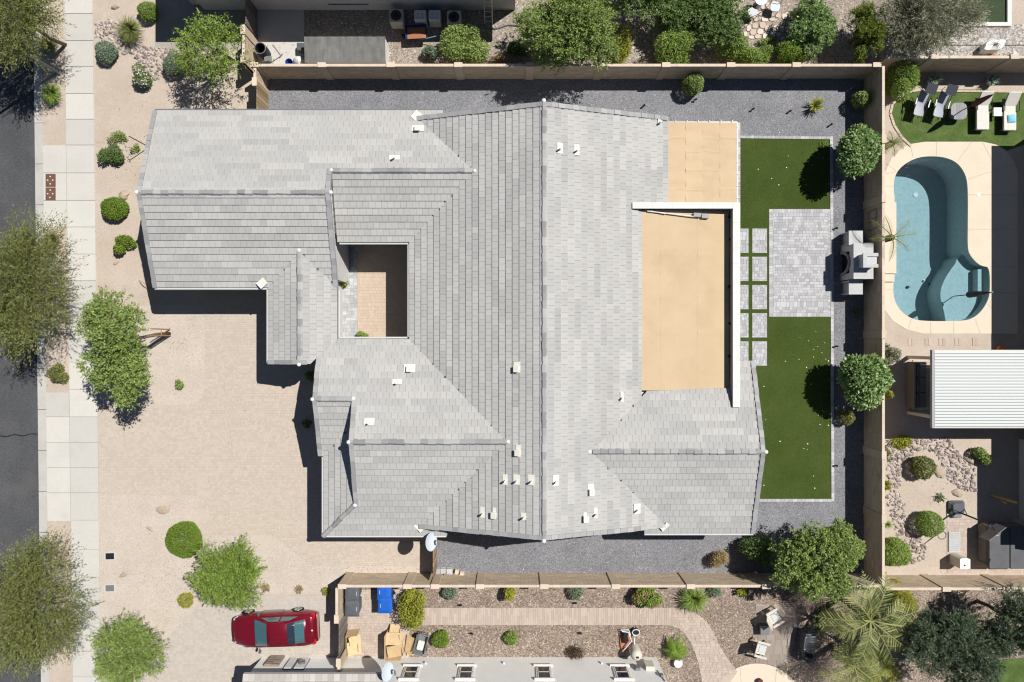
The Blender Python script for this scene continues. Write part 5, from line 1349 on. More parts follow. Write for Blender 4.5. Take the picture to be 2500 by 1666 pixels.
t0 = G(744,154,1.0); t1 = G(942,92,1.0); t = thing('log_store', 'long low shed with grey felt roof behind the block wall', 'shed', (t0[0],t0[1],.01))
W_, D_ = t1[0]-t0[0], t1[1]-t0[1]
m = MB(); m.box(.04,.06,0,W_-.02,D_-.06,.9); m.build('shed_wall', M['white'], t)
for i in range(7):
    m = MB(); a, b = W_*i/7, W_*(i+1)/7-.004; m.grid(lambda u,v: (a+(b-a)*u, v*D_, 1.0+.10*v+.012*math.sin(u*9+i)*math.sin(v*5)), 4, 6, R.random()); m.build('felt_strip', M['darkroof'], t)
for i,(px,py,a,l) in enumerate(((683,135,.9,'thin rake lying with its handle towards the barrel'),)):
    x,y = G(px,py); m = MB(); m.tube([(-.35,.55,.05),(.1,-.05,.05)], .014, 5); m.tube([(.1,-.05,.05),(-.35,-.35,.05)], .014, 5); m.obox((.1,-.05,.05),(.25,.04,.03), rz=a); tag(m.build('garden_rake', M['wood_dark'], loc=(x,y,.02)), l, 'rake')
m = MB(); pts = [G(1160+i*9, 66-3*math.sin(i*.9)+(i>7)*-1.5*(i-7), .1)+(.05,) for i in range(14)]; m.tube(pts, .04, 6); tag(m.build('garden_hose', M['steel']), 'thick grey hose lying along the shaded side yard', 'hose')
# flagstone patio with chairs
fs = bpy.data.objects.new('flagstone_patio', None); COL.objects.link(fs); fs['kind'] = 'structure'
rg = random.Random(3)
for cx,cy,a,b in ((831,54,8,10),(845,48,9,11),(867,48,16,12),(861,62,14,15),(873,70,13,14),(843,64,13,13),(828,70,11,16),(838,79,15,15),(856,78,15,13),(867,89,10,15),(892,70,16,13),(885,85,11,15),(900,85,11,10),(909,72,10,14),(912,57,12,12),(925,58,16,12),(915,41,12,14),(929,43,11,14),(898,39,10,9),(884,48,12,8),(850,90,14,10),(834,92,12,8),(864,103,9,7),(883,102,12,12),(900,109,10,11),(910,95,8,9),(921,72,8,14),(820,84,8,12),(874,14,8,14),(862,18,8,10),(855,33,9,10),(914,100,8,8),(820,62,7,8)):
    k = 9; q = [G(1000+cx+a*.54*(rg.uniform(.86,1.08))*math.copysign(abs(math.cos(i/k*6.2832))**.7,math.cos(i/k*6.2832)), cy+b*.54*rg.uniform(.86,1.08)*math.copysign(abs(math.sin(i/k*6.2832))**.7,math.sin(i/k*6.2832))) for i in range(k)]
    m = MB(); piece(m, q, 0, .045, rg.random()); m.build('flagstone', M['flag'], fs)
def gchair(px, py, rz, label, mt):
    x,y = G(px,py,.45); t = thing('garden_chair', label, 'chair', (x,y,.02), rz)
    m = MB(); m.prism([(.25*math.copysign(abs(math.cos(a))**.6,math.cos(a)),.26*math.copysign(abs(math.sin(a))**.6,math.sin(a))) for a in [i/16*6.2832 for i in range(16)]], .42, .47); m.build('seat', mt, t)
    m = MB(); m.tube([(-.24,-.2,.45),(-.26,-.28,.8),(0,-.33,.88),(.26,-.28,.8),(.24,-.2,.45)], .016, 6); m.build('back_hoop', M['black'], t)
    for sx in (-.2,.2):
        for sy in (-.2,.2): m = MB(); m.tube([(sx*1.1,sy*1.1,0),(sx,sy,.42)], .014, 5); m.build('leg', M['black'], t)
gchair(1838,31,.5,'metal chair with dark slate seat at the flagstone patio', M['steel']); gchair(1892,17,3.0,'metal chair with pale blue seat at the flagstone patio', M['dish'])
x,y = G(1858,-1,.7); t = thing('bistro_table', 'round white garden table at the top edge by flagstones', 'table', (x,y,.02))
m = MB(); m.lathe([(.32,.68),(.33,.70),(.32,.72)], n=24); m.build('table_top', M['white'], t)
m = MB(); m.lathe([(.2,0),(.03,.04),(.03,.68)], n=12); m.build('pedestal', M['black'], t)

# ------------------------------------------------------------------ sitting corner of the bottom neighbour
def adirondack(px, py, rz, label):
    x,y = G(px,py,.4); t = thing('deck_chair', label, 'armchair', (x,y,.02), rz, 'cream armchairs')
    for k in range(5):
        m = MB(); m.obox((-.24+k*.12,.0,.40),(.11,.56,.03), rx=-.12, bev=.01); m.build('seat_slat', M['cream'], t)
    for k in range(5):
        m = MB(); m.obox((-.24+k*.12,-.38,.68),(.11,.03,.72-.05*abs(k-2)), rx=.42, bev=.01); m.build('back_slat', M['wood_dark'] if k%2 == 9 else M['cream'], t)
    for s in (-1,1):
        m = MB(); m.obox((s*.37,.0,.58),(.12,.66,.03), bev=.012); m.build('armrest', M['cream'], t)
        m = MB(); m.box(s*.36-.03,.2,0,s*.36+.03,.28,.57); m.build('leg', M['cream'], t)
        m = MB(); m.box(s*.36-.03,-.42,0,s*.36+.03,-.34,.4); m.build('leg', M['cream'], t)
    m = MB(); m.obox((0,.02,.43),(.34,.3,.05), bev=.02); m.build('striped_cushion', M['dish'], t)
adirondack(1889,1506,math.radians(-60),'cream slatted armchair at the upper side of the brown paved corner'); adirondack(1858,1584,math.radians(-105),'cream slatted armchair at the lower side of the brown paved corner')
x,y = G(1867,1539,.4); t = thing('side_table', 'small slate grey cube table between the cream armchairs', 'side table', (x,y,.02))
m = MB(); m.obox((0,0,.2),(.44,.44,.4), bev=.02); m.build('pedestal', M['bin_grey'], t); m = MB(); m.obox((0,0,.42),(.48,.48,.04), bev=.01); m.build('table_top', M['steel'], t)
x,y = G(1978,1570,.8); t = thing('barbecue', 'grey barbecue grill with side shelves near the palm', 'barbecue', (x,y,.02), -.12)
m = MB(); m.obox((0,0,.4),(.5,.9,.8), bev=.03); m.build('cart', M['bin_grey'], t)
m = MB(); m.grid(lambda u,v: (-.28+.56*u, -.46+.92*v, .82+.22*math.sin(u*math.pi)), 8, 2); m.obox((0,0,.8),(.56,.92,.05)); m.build('hood', M['steel'], t)
for s in (-1,1): m = MB(); m.obox((0,s*.62,.8),(.42,.32,.04), bev=.015); m.build('side_shelf', M['black'], t)
m = MB(); m.tube([(-.3,-.3,.95),(-.36,-.3,.95),(-.36,.3,.95),(-.3,.3,.95)], .015, 6); m.build('hood_handle', M['alloy'], t)
x,y = G(1856,1664,.2); m = MB(); m.lathe([(.1,0),(.14,.2),(.13,.24),(.02,.2)], n=14); tag(m.build('flower_pot', M['maroon'], loc=(x,y,.02)), 'dark red pot on the round cream terrace', 'pot')
x,y = G(2124,1572,.1)
# petals on the lawn
m = MB(); rg = random.Random(12)
for cx,cy,sx,sy,n in ((1930,400,55,60,14),(1992,872,30,28,18),(2000,1130,22,90,9),(1900,900,60,200,8)):
    for _ in range(n):
        x,y = G(min(2022,max(1815,rg.gauss(cx,sx))), rg.gauss(cy,sy)); r = rg.uniform(.02,.045); a = rg.uniform(0,3)
        m.add([(x+r*math.cos(a),y+r*math.sin(a),.03),(x-r*math.sin(a)*.7,y+r*math.cos(a)*.7,.035),(x-r*math.cos(a),y-r*math.sin(a),.03),(x+r*math.sin(a)*.7,y-r*math.cos(a)*.7,.035)], [(0,1,2,3)])
tag(m.build('fallen_petals', M['petal']), 'tiny white petals scattered over the artificial lawn', 'petals', kind='stuff')

# dry leaf litter on the beds and paving
m = MB(); rg = random.Random(44)
for cx,cy,sx,sy,n in ((390,1430,60,40,420),(330,360,50,60,120),(150,700,40,130,160),(420,830,50,50,120),(560,1330,120,60,160),(900,1388,140,6,120),(2070,900,14,200,160),(1900,1330,120,20,120),(1300,1460,220,14,120),(1500,1560,200,20,120),(700,110,60,30,80),(640,1100,160,110,120),(2290,1230,50,90,120),(2010,1000,20,160,90)):
    for _ in range(n):
        x,y = G(rg.gauss(cx,sx), rg.gauss(cy,sy)); r = rg.uniform(.012,.035); a = rg.uniform(0,6.3); z = .03
        m.add([(x+r*math.cos(a),y+r*math.sin(a),z),(x-r*math.sin(a)*.45,y+r*math.cos(a)*.45,z+.012),(x-r*math.cos(a),y-r*math.sin(a),z),(x+r*math.sin(a)*.45,y-r*math.cos(a)*.45,z+.008)], [(0,1,2,3)], rg.random())
tag(m.build('leaf_litter', mat('dry_leaf', (.10,.06,.035), tcol=(.34,.24,.14))), 'dry brown leaf litter scattered over beds and paving', 'leaf litter', kind='stuff')
# ------------------------------------------------------------------ plants
def unit(a): return a/np.maximum(1e-9, np.linalg.norm(a, axis=1, keepdims=True))

def leaf_quads(P, D, Nn, ln, wd):
    """rhombic leaves at P pointing along D with normals near Nn"""
    D = unit(D); S = unit(np.cross(D, Nn)+1e-6)
    ln = ln[:,None]; wd = wd[:,None]
    V = np.stack([P, P+D*ln*.5+S*wd, P+D*ln, P+D*ln*.5-S*wd], axis=1).reshape(-1,3)
    return V

def crown_leaves(rng, C, Rr, n, size, aspect=.45, shell=.55, up=.5, align=.3, twigs=0, tlen=.5, droop=.2, jit=.35):
    """leaf cloud over clumps: C centres (k,3), Rr radii (k,3)"""
    k = len(C); w = (Rr[:,0]*Rr[:,1]*Rr[:,2])**(2/3); w = w/w.sum()
    if twigs:
        idx = rng.choice(k, twigs, p=w); d = unit(rng.normal(size=(twigs,3))); d[:,2] = np.where(d[:,2] < -.35, -d[:,2], d[:,2])
        r = shell+(1-shell)*rng.random((twigs,1))**.6
        S0 = C[idx]+d*Rr[idx]*r*.82
        out = unit(S0-C.mean(0))
        D0 = unit(d*.7+out*.6+rng.normal(size=(twigs,3))*jit)
        m = max(1, n//twigs)
        t = np.tile(np.linspace(.05,1,m), twigs); ti = np.repeat(np.arange(twigs), m)
        L = tlen*rng.uniform(.5,1.2,twigs)[ti]
        P = S0[ti]+D0[ti]*(t*L)[:,None]; P[:,2] -= droop*(t*L)**2/max(tlen,.05)
        P += rng.normal(size=P.shape)*size*.25
        D = unit(D0[ti]*align+rng.normal(size=P.shape)*(1-align)); Nn = rng.normal(size=P.shape)*.6+np.array([0,0,up])
        tint = np.clip(rng.beta(2,2,len(P))*.6+np.repeat(rng.random(twigs), m)*.4, 0, 1)
    else:
        idx = rng.choice(k, n, p=w); d = unit(rng.normal(size=(n,3)))
        r = shell+(1-shell)*rng.random((n,1))**.5
        P = C[idx]+d*Rr[idx]*r
        D = unit(d*align+rng.normal(size=(n,3))); Nn = d*.7+rng.normal(size=(n,3))*.5+np.array([0,0,up])
        tint = np.clip(rng.beta(1.6,1.8,n)*.75+.25*rng.random(k)[idx], 0, 1)
    P[:,2] = np.maximum(P[:,2], .03)
    ln = size*rng.uniform(.7,1.35,len(P))
    return leaf_quads(P, D, Nn, ln, ln*aspect*.5), tint

def leaf_object(name, V, T, m, parent=None, loc=None):
    Fq = np.arange(len(V)).reshape(-1,4)
    o = bpy.data.objects.new(name, arr_mesh(name, V, Fq, T, m)); COL.objects.link(o)
    if loc is not None: o.location = loc
    if parent is not None: o.parent = parent
    return o

def limbs(rng, C, Rr, base, zfork, r0):
    m = MB(); b = Vector(base); fork = Vector((b.x*.6+C[:,0].mean()*.4, b.y*.6+C[:,1].mean()*.4, zfork))
    m.tube([b, b.lerp(fork,.5)+Vector((rng.normal()*.04,rng.normal()*.04,0)), fork], [r0*1.25,r0,r0*.85], 8)
    for c in C[:min(len(C),9)]:
        c = Vector(c); mid = fork.lerp(c,.55)+Vector((rng.normal()*.12,rng.normal()*.12,.12))
        m.tube([fork, mid, c], [r0*.55,r0*.36,r0*.12], 6, cap=False)
        for _ in range(3):
            e_ = c+Vector(rng.normal(size=3))*float(Rr.min(axis=0).mean())*.6; m.tube([mid.lerp(c,.5), e_], [r0*.2,r0*.06], 4, cap=False)
    return m

def tree(name, label, px, py, zc, rad, n, size, m, cl=9, seed=1, base=None, aspect=.4, twigs=0, tlen=.6, shell=.5, up=.9, align=.3, droop=.2, cr=(.38,.55), cat='tree', group=None, trunk=.09, spread=.62, jit=.35, bark='bark'):
    rng = np.random.default_rng(seed)
    cx, cy = G(px, py, zc)
    bx_, by_ = G(*base) if base else (cx+rng.normal()*.1, cy+rng.normal()*.1)
    t = thing(name, label, cat, (bx_,by_,0), 0, group)
    rad = np.array(rad)*1.02; n = int(n*.8); size *= 1.2; cl = int(cl*2.4); cr = (cr[0]*.62,cr[1]*.68); spread = .84; tlen *= .8
    if 'citrus' in name: spread = .48
    d = unit(rng.normal(size=(cl,3))); d[:,2] *= .8
    C = np.array([cx-bx_,cy-by_,zc])+d*rad*spread*(rng.random((cl,1))**.35)
    Rr = rad*rng.uniform(cr[0],cr[1],(cl,1))*rng.uniform(.85,1.15,(cl,3))
    if n > 11000: C[0] = [cx-bx_,cy-by_,zc]; Rr[0] = rad*.6
    V, T = crown_leaves(rng, C, Rr, n, size, aspect, shell, up, align, twigs, tlen, droop, jit)
    limbs(rng, C, Rr, (0,0,-.05), max(.25,zc-rad[2]*.75), trunk).build('trunk', M[bark], t, True)
    leaf_object('crown', V, T, M[m], t)
    return t

def shrub(label, px, py, r, h, m, n=2500, size=.07, seed=1, cl=1, aspect=.5, ry=None, name='shrub', cat='shrub', shell=.8, twigs=0, tlen=.2, up=.8, flowers=None, fl_n=60, fl_size=.06, group=None, align=.3, lump=.0):
    """r in photo pixels, h in metres"""
    rng = np.random.default_rng(seed)
    z = h*.55; x, y = G(px,py,z); k = (H-z)/F; rx = r*k; ry_ = (ry or r)*k
    t = thing(name, label, cat, (x,y,0), 0, group)
    if cl == 1: C = np.array([[0,0,h*.5]]); Rr = np.array([[rx,ry_,h*.5]])
    else:
        d = unit(rng.normal(size=(cl,3))); C = np.array([0,0,h*.5])+d*np.array([rx,ry_,h*.4])*.6; Rr = np.tile([rx*.5,ry_*.5,h*.35],(cl,1))*rng.uniform(.8,1.15,(cl,1))
    V, T = crown_leaves(rng, C, Rr, n, size, aspect, shell, up, align, twigs, tlen)
    if cl == 1 and not lump: lump = .07
    if lump:
        ang = np.arctan2(V[:,1],V[:,0]); f = 1+lump*np.sin(ang*3+seed)+lump*.7*np.sin(ang*5+2*seed)+lump*.5*np.sin(ang*9+seed)
        V[:,0] *= f; V[:,1] *= f
    st = MB()
    for _ in range(6):
        c = C[rng.integers(len(C))]; st.tube([(rng.normal()*.03,rng.normal()*.03,0),(c[0]+rng.normal()*rx*.3,c[1]+rng.normal()*ry_*.3,c[2])], [.02,.008], 4, cap=False)
    st.build('stem', M['bark'], t)
    leaf_object('foliage', V, T, M[m], t)
    if flowers:
        P = unit(rng.normal(size=(fl_n,3))); P[:,2] = np.abs(P[:,2]); idx = rng.integers(len(C), size=fl_n); P = C[idx]+P*Rr[idx]*1.03
        V = leaf_quads(P, rng.normal(size=P.shape), np.tile([0,0,1.],(fl_n,1))+rng.normal(size=P.shape)*.3, np.full(fl_n,fl_size), np.full(fl_n,fl_size*.45))
        leaf_object('flowers', V, rng.random(fl_n), M[flowers], t)
    return t

def blades(label, px, py, r, h, n, m, seed=1, w=.02, arch=.5, name='grass_clump', cat='grass', curve=1.0, tip=None, up0=.75, group=None, base_r=.06):
    """tuft of curved blades; r photo pixels, h metres"""
    rng = np.random.default_rng(seed); x,y = G(px,py,h*.4); rr = r*(H-h*.4)/F
    mb = MB()
    for i in range(n):
        a = rng.uniform(0,6.2832); L = rr*rng.uniform(.65,1.1); b0 = rng.uniform(0,base_r)
        hh = h*rng.uniform(.6,1.1)*(1-.6*rng.random()*arch)
        ca, sa = math.cos(a), math.sin(a); k = 4; vs = []
        for j in range(k+1):
            s = j/k; d = b0+L*(s**(1+.6*curve)*.75+.25*s); z = hh*(math.sin(min(1,s*1.15)*math.pi*.5*(1+.55*arch*curve)))
            ww = w*(1-s)**.7*(1 if j else .8)+.002
            vs += [(ca*d-sa*ww, sa*d+ca*ww, z), (ca*d+sa*ww, sa*d-ca*ww, z)]
        mb.add(vs, [(2*j,2*j+1,2*j+3,2*j+2) for j in range(k)], rng.random())
    o = mb.build(name, M[m], loc=(x,y,.01)); return tag(o, label, cat, group)

def palm(name, label, px, py, z, fr, L, seed=1, m='lf_palm', trunk=True, base=None, leaflet=.35, nl=34, lw=.022, cat='palm', droop=.55):
    rng = np.random.default_rng(seed); x,y = G(px,py,z)
    t = thing(name, label, cat, (x,y,0))
    if trunk:
        mb = MB(); k = 14
        for i in range(k): mb.lathe([(.13,0),(.17,z/k*.7),(.13,z/k)], (0,0,i*z/k), 10)
        mb.build('trunk', M['bark'], t)
    for i in range(fr):
        a = i*2.39996+rng.uniform(-.2,.2); el = rng.uniform(.15,.95); l = L*rng.uniform(.75,1.1)
        ca, sa = math.cos(a), math.sin(a); pts = []
        for j in range(9):
            s = j/8; d = l*(s*math.cos(el*.9)); zz = z+l*(s*math.sin(el)-droop*s*s*(.6+el))
            pts.append(Vector((ca*d, sa*d, max(.1,zz))))
        mb = MB(); mb.tube(pts, [.028*(1-.85*j/8)+.003 for j in range(9)], 5, cap=False, t=.8)
        for j in range(nl):
            s = .12+.88*j/nl; f = s*8; i0 = min(7,int(f)); p = pts[i0].lerp(pts[i0+1], f-i0); dv = (pts[i0+1]-pts[i0]).normalized()
            side = Vector((-sa,ca,0)); ll = leaflet*(math.sin(min(1,s*1.05+.05)*math.pi)**.6+.15)*rng.uniform(.8,1.1)
            for sg in (-1,1):
                d = (side*sg+dv*.75+Vector((0,0,.25-rng.uniform(0,.3)))).normalized(); q = p+d*ll; q.z -= ll*.12
                wv = dv*lw
                mb.add([p-wv*.6, p+wv*.6, p.lerp(q,.55)+wv*.9, q, p.lerp(q,.55)-wv*.9], [(0,1,2,3,4)], float(np.clip(rng.beta(.7,.8)*.85+.15*s,0,1)))
        mb.build('frond', M[m], t)
    return t

# street and garden trees
tree('street_tree','feathery olive tree at the top corner by the street lamp',35,45,3.6,(2.0,1.9,1.5),30940,.095,'lf_olive',cl=14,seed=1,twigs=1560,tlen=1.15,aspect=.3,align=.65,shell=.15,base=(160,110))
tree('street_tree','feathery olive tree over the road beside the sidewalk ramp',68,700,2.9,(2.0,3.75,1.5),40460,.095,'lf_olive',cl=22,seed=2,twigs=2040,tlen=1.15,aspect=.3,align=.65,shell=.15,base=(150,712))
tree('street_tree','feathery olive tree over the road at the lower corner',82,1480,2.9,(2.3,3.2,1.5),40460,.095,'lf_olive',cl=20,seed=3,twigs=2040,tlen=1.2,aspect=.3,align=.65,shell=.15,base=(150,1440))
tree('front_tree','tall green leafy tree with wooden stakes beside the sidewalk',280,852,3.5,(1.75,2.75,1.5),42000,.085,'lf_green',cl=18,seed=4,twigs=2600,tlen=.45,aspect=.5,align=.4,shell=.35,base=(413,815),cr=(.32,.48))
tree('front_tree','wide lime green tree over the front bed beside the car',573,1402,1.9,(2.0,1.75,1.1),34000,.08,'lf_lime',cl=22,seed=5,twigs=1900,tlen=.45,aspect=.4,align=.5,shell=.4,cr=(.4,.55))
tree('front_tree','dense green tree at the lower edge beside the sidewalk',312,1590,2.0,(1.7,1.9,1.2),30000,.08,'lf_green',cl=22,seed=6,twigs=1700,tlen=.45,aspect=.4,align=.6,shell=.4)
tree('front_tree','sparse bright leafy tree by the corner of the shaded wall',522,128,2.5,(1.95,1.55,1.0),12000,.09,'lf_lime',cl=12,seed=7,twigs=650,tlen=.75,aspect=.4,align=.4,shell=.3,base=(570,150))
# top neighbour trees
tree('garden_tree','broad pale green tree hanging over the long block wall',1390,72,3.0,(2.75,2.0,1.6),60000,.10,'lf_green',cl=18,seed=8,twigs=3000,tlen=.45,aspect=.35,align=.5,shell=.4)
tree('garden_tree','deep green bushy tree beside the flagstone patio',1712,30,1.5,(2.45,1.9,1.1),52000,.085,'lf_dark',cl=18,seed=9,twigs=2600,tlen=.35,aspect=.45,shell=.4)
tree('garden_tree','bluish green glossy tree across the flagstone patio',1998,64,1.4,(1.4,1.55,1.0),30000,.085,'lf_citrus',cl=12,seed=10,aspect=.45,shell=.5,twigs=1500,tlen=.3)
tree('garden_tree','dark olive conical tree against the wall corner',2115,75,1.7,(.9,1.6,1.2),30000,.07,'lf_moss',cl=10,seed=11,aspect=.35,shell=.5,twigs=1600,tlen=.25)
tree('garden_tree','wispy grey green tree leaning over the pool yard wall',2262,50,2.3,(2.5,1.8,1.3),60000,.095,'lf_grey',cl=18,seed=12,aspect=.25,shell=.35,twigs=3000,tlen=.7,align=.75)
tree('garden_tree','unseen tree added beyond the top edge to shade the boulder garden',1560,-70,3.2,(2.4,2.2,1.6),40000,.10,'lf_dark',cl=18,seed=121,twigs=2000,tlen=.45,aspect=.45,shell=.4)  # unseen tree, put past the frame for the shade it casts
# back yard trees
tree('citrus_tree','round glossy citrus tree beside the upper lawn',2092,372,1.75,(1.25,1.42,1.0),17000,.14,'lf_citrus',cl=6,seed=13,aspect=.55,shell=.7,cr=(.72,.85),spread=.5,up=.8)
tree('citrus_tree','round glossy citrus tree beside the lower lawn',2108,925,1.85,(1.48,1.48,1.1),21000,.14,'lf_citrus',cl=6,seed=14,aspect=.55,shell=.7,cr=(.72,.85),spread=.5,up=.8)
tree('garden_tree','large green tree at the corner of the lower lawn yard',2003,1372,2.6,(2.3,2.05,1.5),60000,.085,'lf_green',cl=20,seed=15,aspect=.5,shell=.4,twigs=3200,tlen=.35,cr=(.32,.48))
shrub('dark shaded shrub beside the large corner tree',1848,1352,44,1.6,'lf_dark',6000,.09,16,cl=8,ry=44,shell=.4)
tree('garden_tree','dull blue green olive tree in the bottom corner yard',2335,1580,3.2,(2.6,1.9,1.6),60000,.095,'lf_teal',cl=20,seed=17,aspect=.35,shell=.4,twigs=3000,tlen=.45,align=.5)
tree('garden_tree','dusky olive tree casting deep shade below the hot tub wall',2490,1520,3.0,(1.6,1.8,1.5),30000,.095,'lf_teal',cl=14,seed=18,aspect=.35,shell=.4,twigs=1500,tlen=.45)
palm('palm_tree','feathery golden palm below the corner wall',2125,1515,3.0,20,2.9,seed=3,m='lf_palm',leaflet=.58,nl=17,lw=.034,droop=.5)
palm('palm_tree','smaller feathery palm below the golden palm at the frame edge',2085,1625,2.3,15,2.1,seed=9,m='lf_palm',leaflet=.48,nl=16,lw=.03,droop=.5)
palm('dwarf_palm','dwarf palm whose fronds reach over the pool ledge',2178,580,2.0,7,1.5,seed=4,m='lf_olive',leaflet=.26,nl=24,lw=.007)
palm('dwarf_palm','small palm in the corner between pool deck and citrus tree',2178,350,.9,9,.9,seed=5,m='lf_olive',leaflet=.22,nl=20,lw=.008)
palm('sago_palm','glossy sago palm near the white house corner',1652,1588,.55,30,.85,seed=6,m='lf_bright',leaflet=.14,nl=26,lw=.012,trunk=False,droop=.75)
shrub('yellow olive hedge shrub under the golden palm',2195,1455,46,1.7,'lf_yellow',9000,.07,19,cl=7,ry=45,shell=.6)
shrub('tall yellow green shrub column below the golden palm',2150,1640,42,1.8,'lf_yellow',8000,.07,20,cl=7,ry=55,shell=.6)
shrub('dark low palm-like shrub beneath the big corner tree',2020,1515,34,.9,'lf_dark',3000,.12,21,cl=4,shell=.3,aspect=.2)

# clipped and loose shrubs
S = shrub
S('clipped olive green ball shrub at the top edge of the front bed',360,27,22,.8,'lf_lime',3800,.07,31)
S('round grey green shrub beside the upper sidewalk',258,126,25,.85,'lf_blue',4200,.07,32,lump=.05)
S('rounded shrub with white blossom in the upper front bed',342,178,30,.8,'lf_dark',3000,.09,33,cl=6,ry=32,flowers='whiteflower',fl_n=260,fl_size=.1)
S('round grey green shrub beside the sparse front tree',425,158,26,.9,'lf_blue',4200,.07,34,lump=.05)
S('green rounded shrub with a trailing branch beside the front corner',270,382,28,.8,'lf_dark',3800,.08,35,cl=5,shell=.6)
S('reddish trailing branch plant above the green rounded shrub',290,338,30,.5,'lf_green',900,.07,36,cl=4,ry=16,shell=.2)
S('small reddish green plant near the garage corner pole',330,362,12,.4,'lf_green',500,.06,37,cl=3,shell=.3)
S('smooth clipped lime shrub below the rounded boulder',279,509,32,.85,'lf_bright',6500,.07,38,ry=27,lump=.03)
S('lime shrub with a pink flower tip in the front bed',301,600,29,.75,'lf_bright',4500,.08,39,cl=6,ry=23,flowers='pink',fl_n=10,fl_size=.09,shell=.65)
S('sparse olive shrub in the planting strip by the driveway',141,913,25,.7,'lf_olive',2600,.08,40,cl=5,shell=.4)
S('small green cactus clump alone in the pale front bed',440,935,10,.4,'lf_green',600,.07,41,cl=4,ry=15)
S('large flat round bright green bush near the buried boulder',449,1318,44,.6,'lf_bright',16000,.06,42,shell=.85,lump=.025,up=1.0)
S('small yellow green bush with red tips by the curved driveway edge',453,1466,18,.5,'lf_yellow',1800,.06,43,lump=.06,flowers='pink',fl_n=14,fl_size=.07)
S('tiny yellow green plant at the wall corner by the driveway',796,1444,9,.35,'lf_yellow',400,.06,44)
S('dry straw plant along the driveway gravel',730,1440,10,.3,'lf_straw',260,.09,45,aspect=.2,shell=.2)
S('dry reddish plant beside the wide lime tree',648,1436,11,.3,'lf_straw',300,.09,46,aspect=.2,shell=.2)
S('lime green potted shrub in the courtyard under the gable',835,686,12,.9,'lf_yellow',1200,.08,47,ry=14)
S('green plant at the lower edge of the courtyard',882,820,16,.7,'lf_lime',900,.09,48,ry=9,cl=3)
S('dark plant in the shade of the front entry gable',757,918,10,.7,'lf_dark',600,.09,49)
S('dark small plant in shade by the front entry wall',748,1035,9,.5,'lf_dark',400,.09,50)
# top neighbour shrubs
S('leafy oleander shrub behind the long block wall',1136,106,62,1.7,'lf_green',8000,.13,51,cl=9,ry=46,aspect=.3,shell=.5)
S('small grey leafed shrub beside the leafy oleander',1052,130,22,.8,'lf_blue',2200,.08,52,cl=4,flowers='whiteflower',fl_n=10)
S('dry yellow shrub stub beside the long wall under the pale tree',1215,140,24,.5,'lf_straw',900,.09,53,cl=4,ry=12,aspect=.25)
S('dark round shrub under the broad pale tree',1262,122,28,.9,'lf_dark',2600,.09,54,cl=4)
S('golden yellow upright shrub beside the broad pale tree',1510,98,34,2.2,'lf_yellow',4200,.09,55,cl=6,ry=48,shell=.4)
S('yellow green shrub spilling over the wall below the deep green tree',1642,118,62,2.1,'lf_lime',11000,.085,56,cl=9,ry=46,shell=.5)
S('lime shrub nearest the boulder shade along the wall top',1785,112,40,1.5,'lf_lime',6500,.08,57,cl=6,ry=38,shell=.5)
S('lime clipped hedge shrub below the flagstones',1850,124,48,1.5,'lf_lime',8500,.075,58,cl=7,ry=33,shell=.65)
S('bright lime hedge shrub below the bluish glossy tree',1925,130,52,1.5,'lf_bright',9500,.075,59,cl=7,ry=28,shell=.7)
S('low green plant between flagstones and wall hedge',1872,100,26,.3,'lf_green',600,.08,60,cl=5,ry=12,shell=.2)
S('dusty green bush beside the flagstone patio corner',1955,25,30,1.0,'lf_grey',2600,.09,61,cl=5,shell=.4)
# back yard shrubs
S('round topiary ball beside the shaded wall gravel',1693,205,24,1.3,'lf_green',4200,.08,62,lump=.04)
S('small round shrub in the shaded yard corner',2103,243,19,1.2,'lf_green',2800,.08,63,lump=.05)
S('small olive shrub below the lower citrus tree',2068,1020,17,.8,'lf_olive',1800,.08,64,lump=.06)
S('dry straw coloured shrub on the gravel by the sunlit wall',1762,1366,26,1.0,'lf_straw',3800,.11,65,cl=4,ry=30,aspect=.2,shell=.3)
S('tiny shaded plant on the gravel behind the fireplace bench',2093,762,9,.6,'lf_dark',300,.08,66)
S('low creeper at the lawn corner by the upper citrus tree',2012,350,12,.15,'lf_lime',300,.06,67,shell=.1)
# pool yard plants
S('tall clipped lime hedge in the corner of the pool yard',2194,206,44,1.7,'lf_lime',15000,.08,68,cl=6,ry=66,shell=.65)
S('grey green bush behind the lower citrus tree',2172,866,26,1.1,'lf_grey',3200,.09,69,cl=4,ry=28,shell=.4)
S('round olive bush with reddish tips amid the river rock',2254,1142,28,.9,'lf_olive',4500,.08,70,lump=.05)
S('round clipped green ball beside the basketball hoop base',2271,1280,31,1.1,'lf_lime',6500,.065,71,lump=.03)
S('rounded bright green shrub at the wall below the river rock',2188,1350,34,1.1,'lf_lime',6500,.08,72,lump=.05)
S('small green bush in the house shade by the weathered boulder',2404,1114,23,.9,'lf_green',2600,.09,73,cl=4)
S('yellow green ground plant along the top of the river rock',2205,1080,34,.35,'lf_yellow',1500,.09,74,cl=7,ry=16,shell=.3)
S('yellow trailing plant against the wall below the citrus tree',2166,968,8,.9,'lf_yellow',700,.08,75,ry=16,cl=3)
S('yellow orange plant at the wall amid river rock',2166,1195,9,.5,'lf_yellow',500,.08,76,ry=22,cl=3)
S('green plant at the wall above the yellow orange plant',2166,1110,9,.5,'lf_olive',600,.08,77,ry=26,cl=3)
S('small spiky plant on bare dirt beyond the river rock',2297,1216,10,.3,'lf_dark',90,.16,78,aspect=.25,shell=.1)
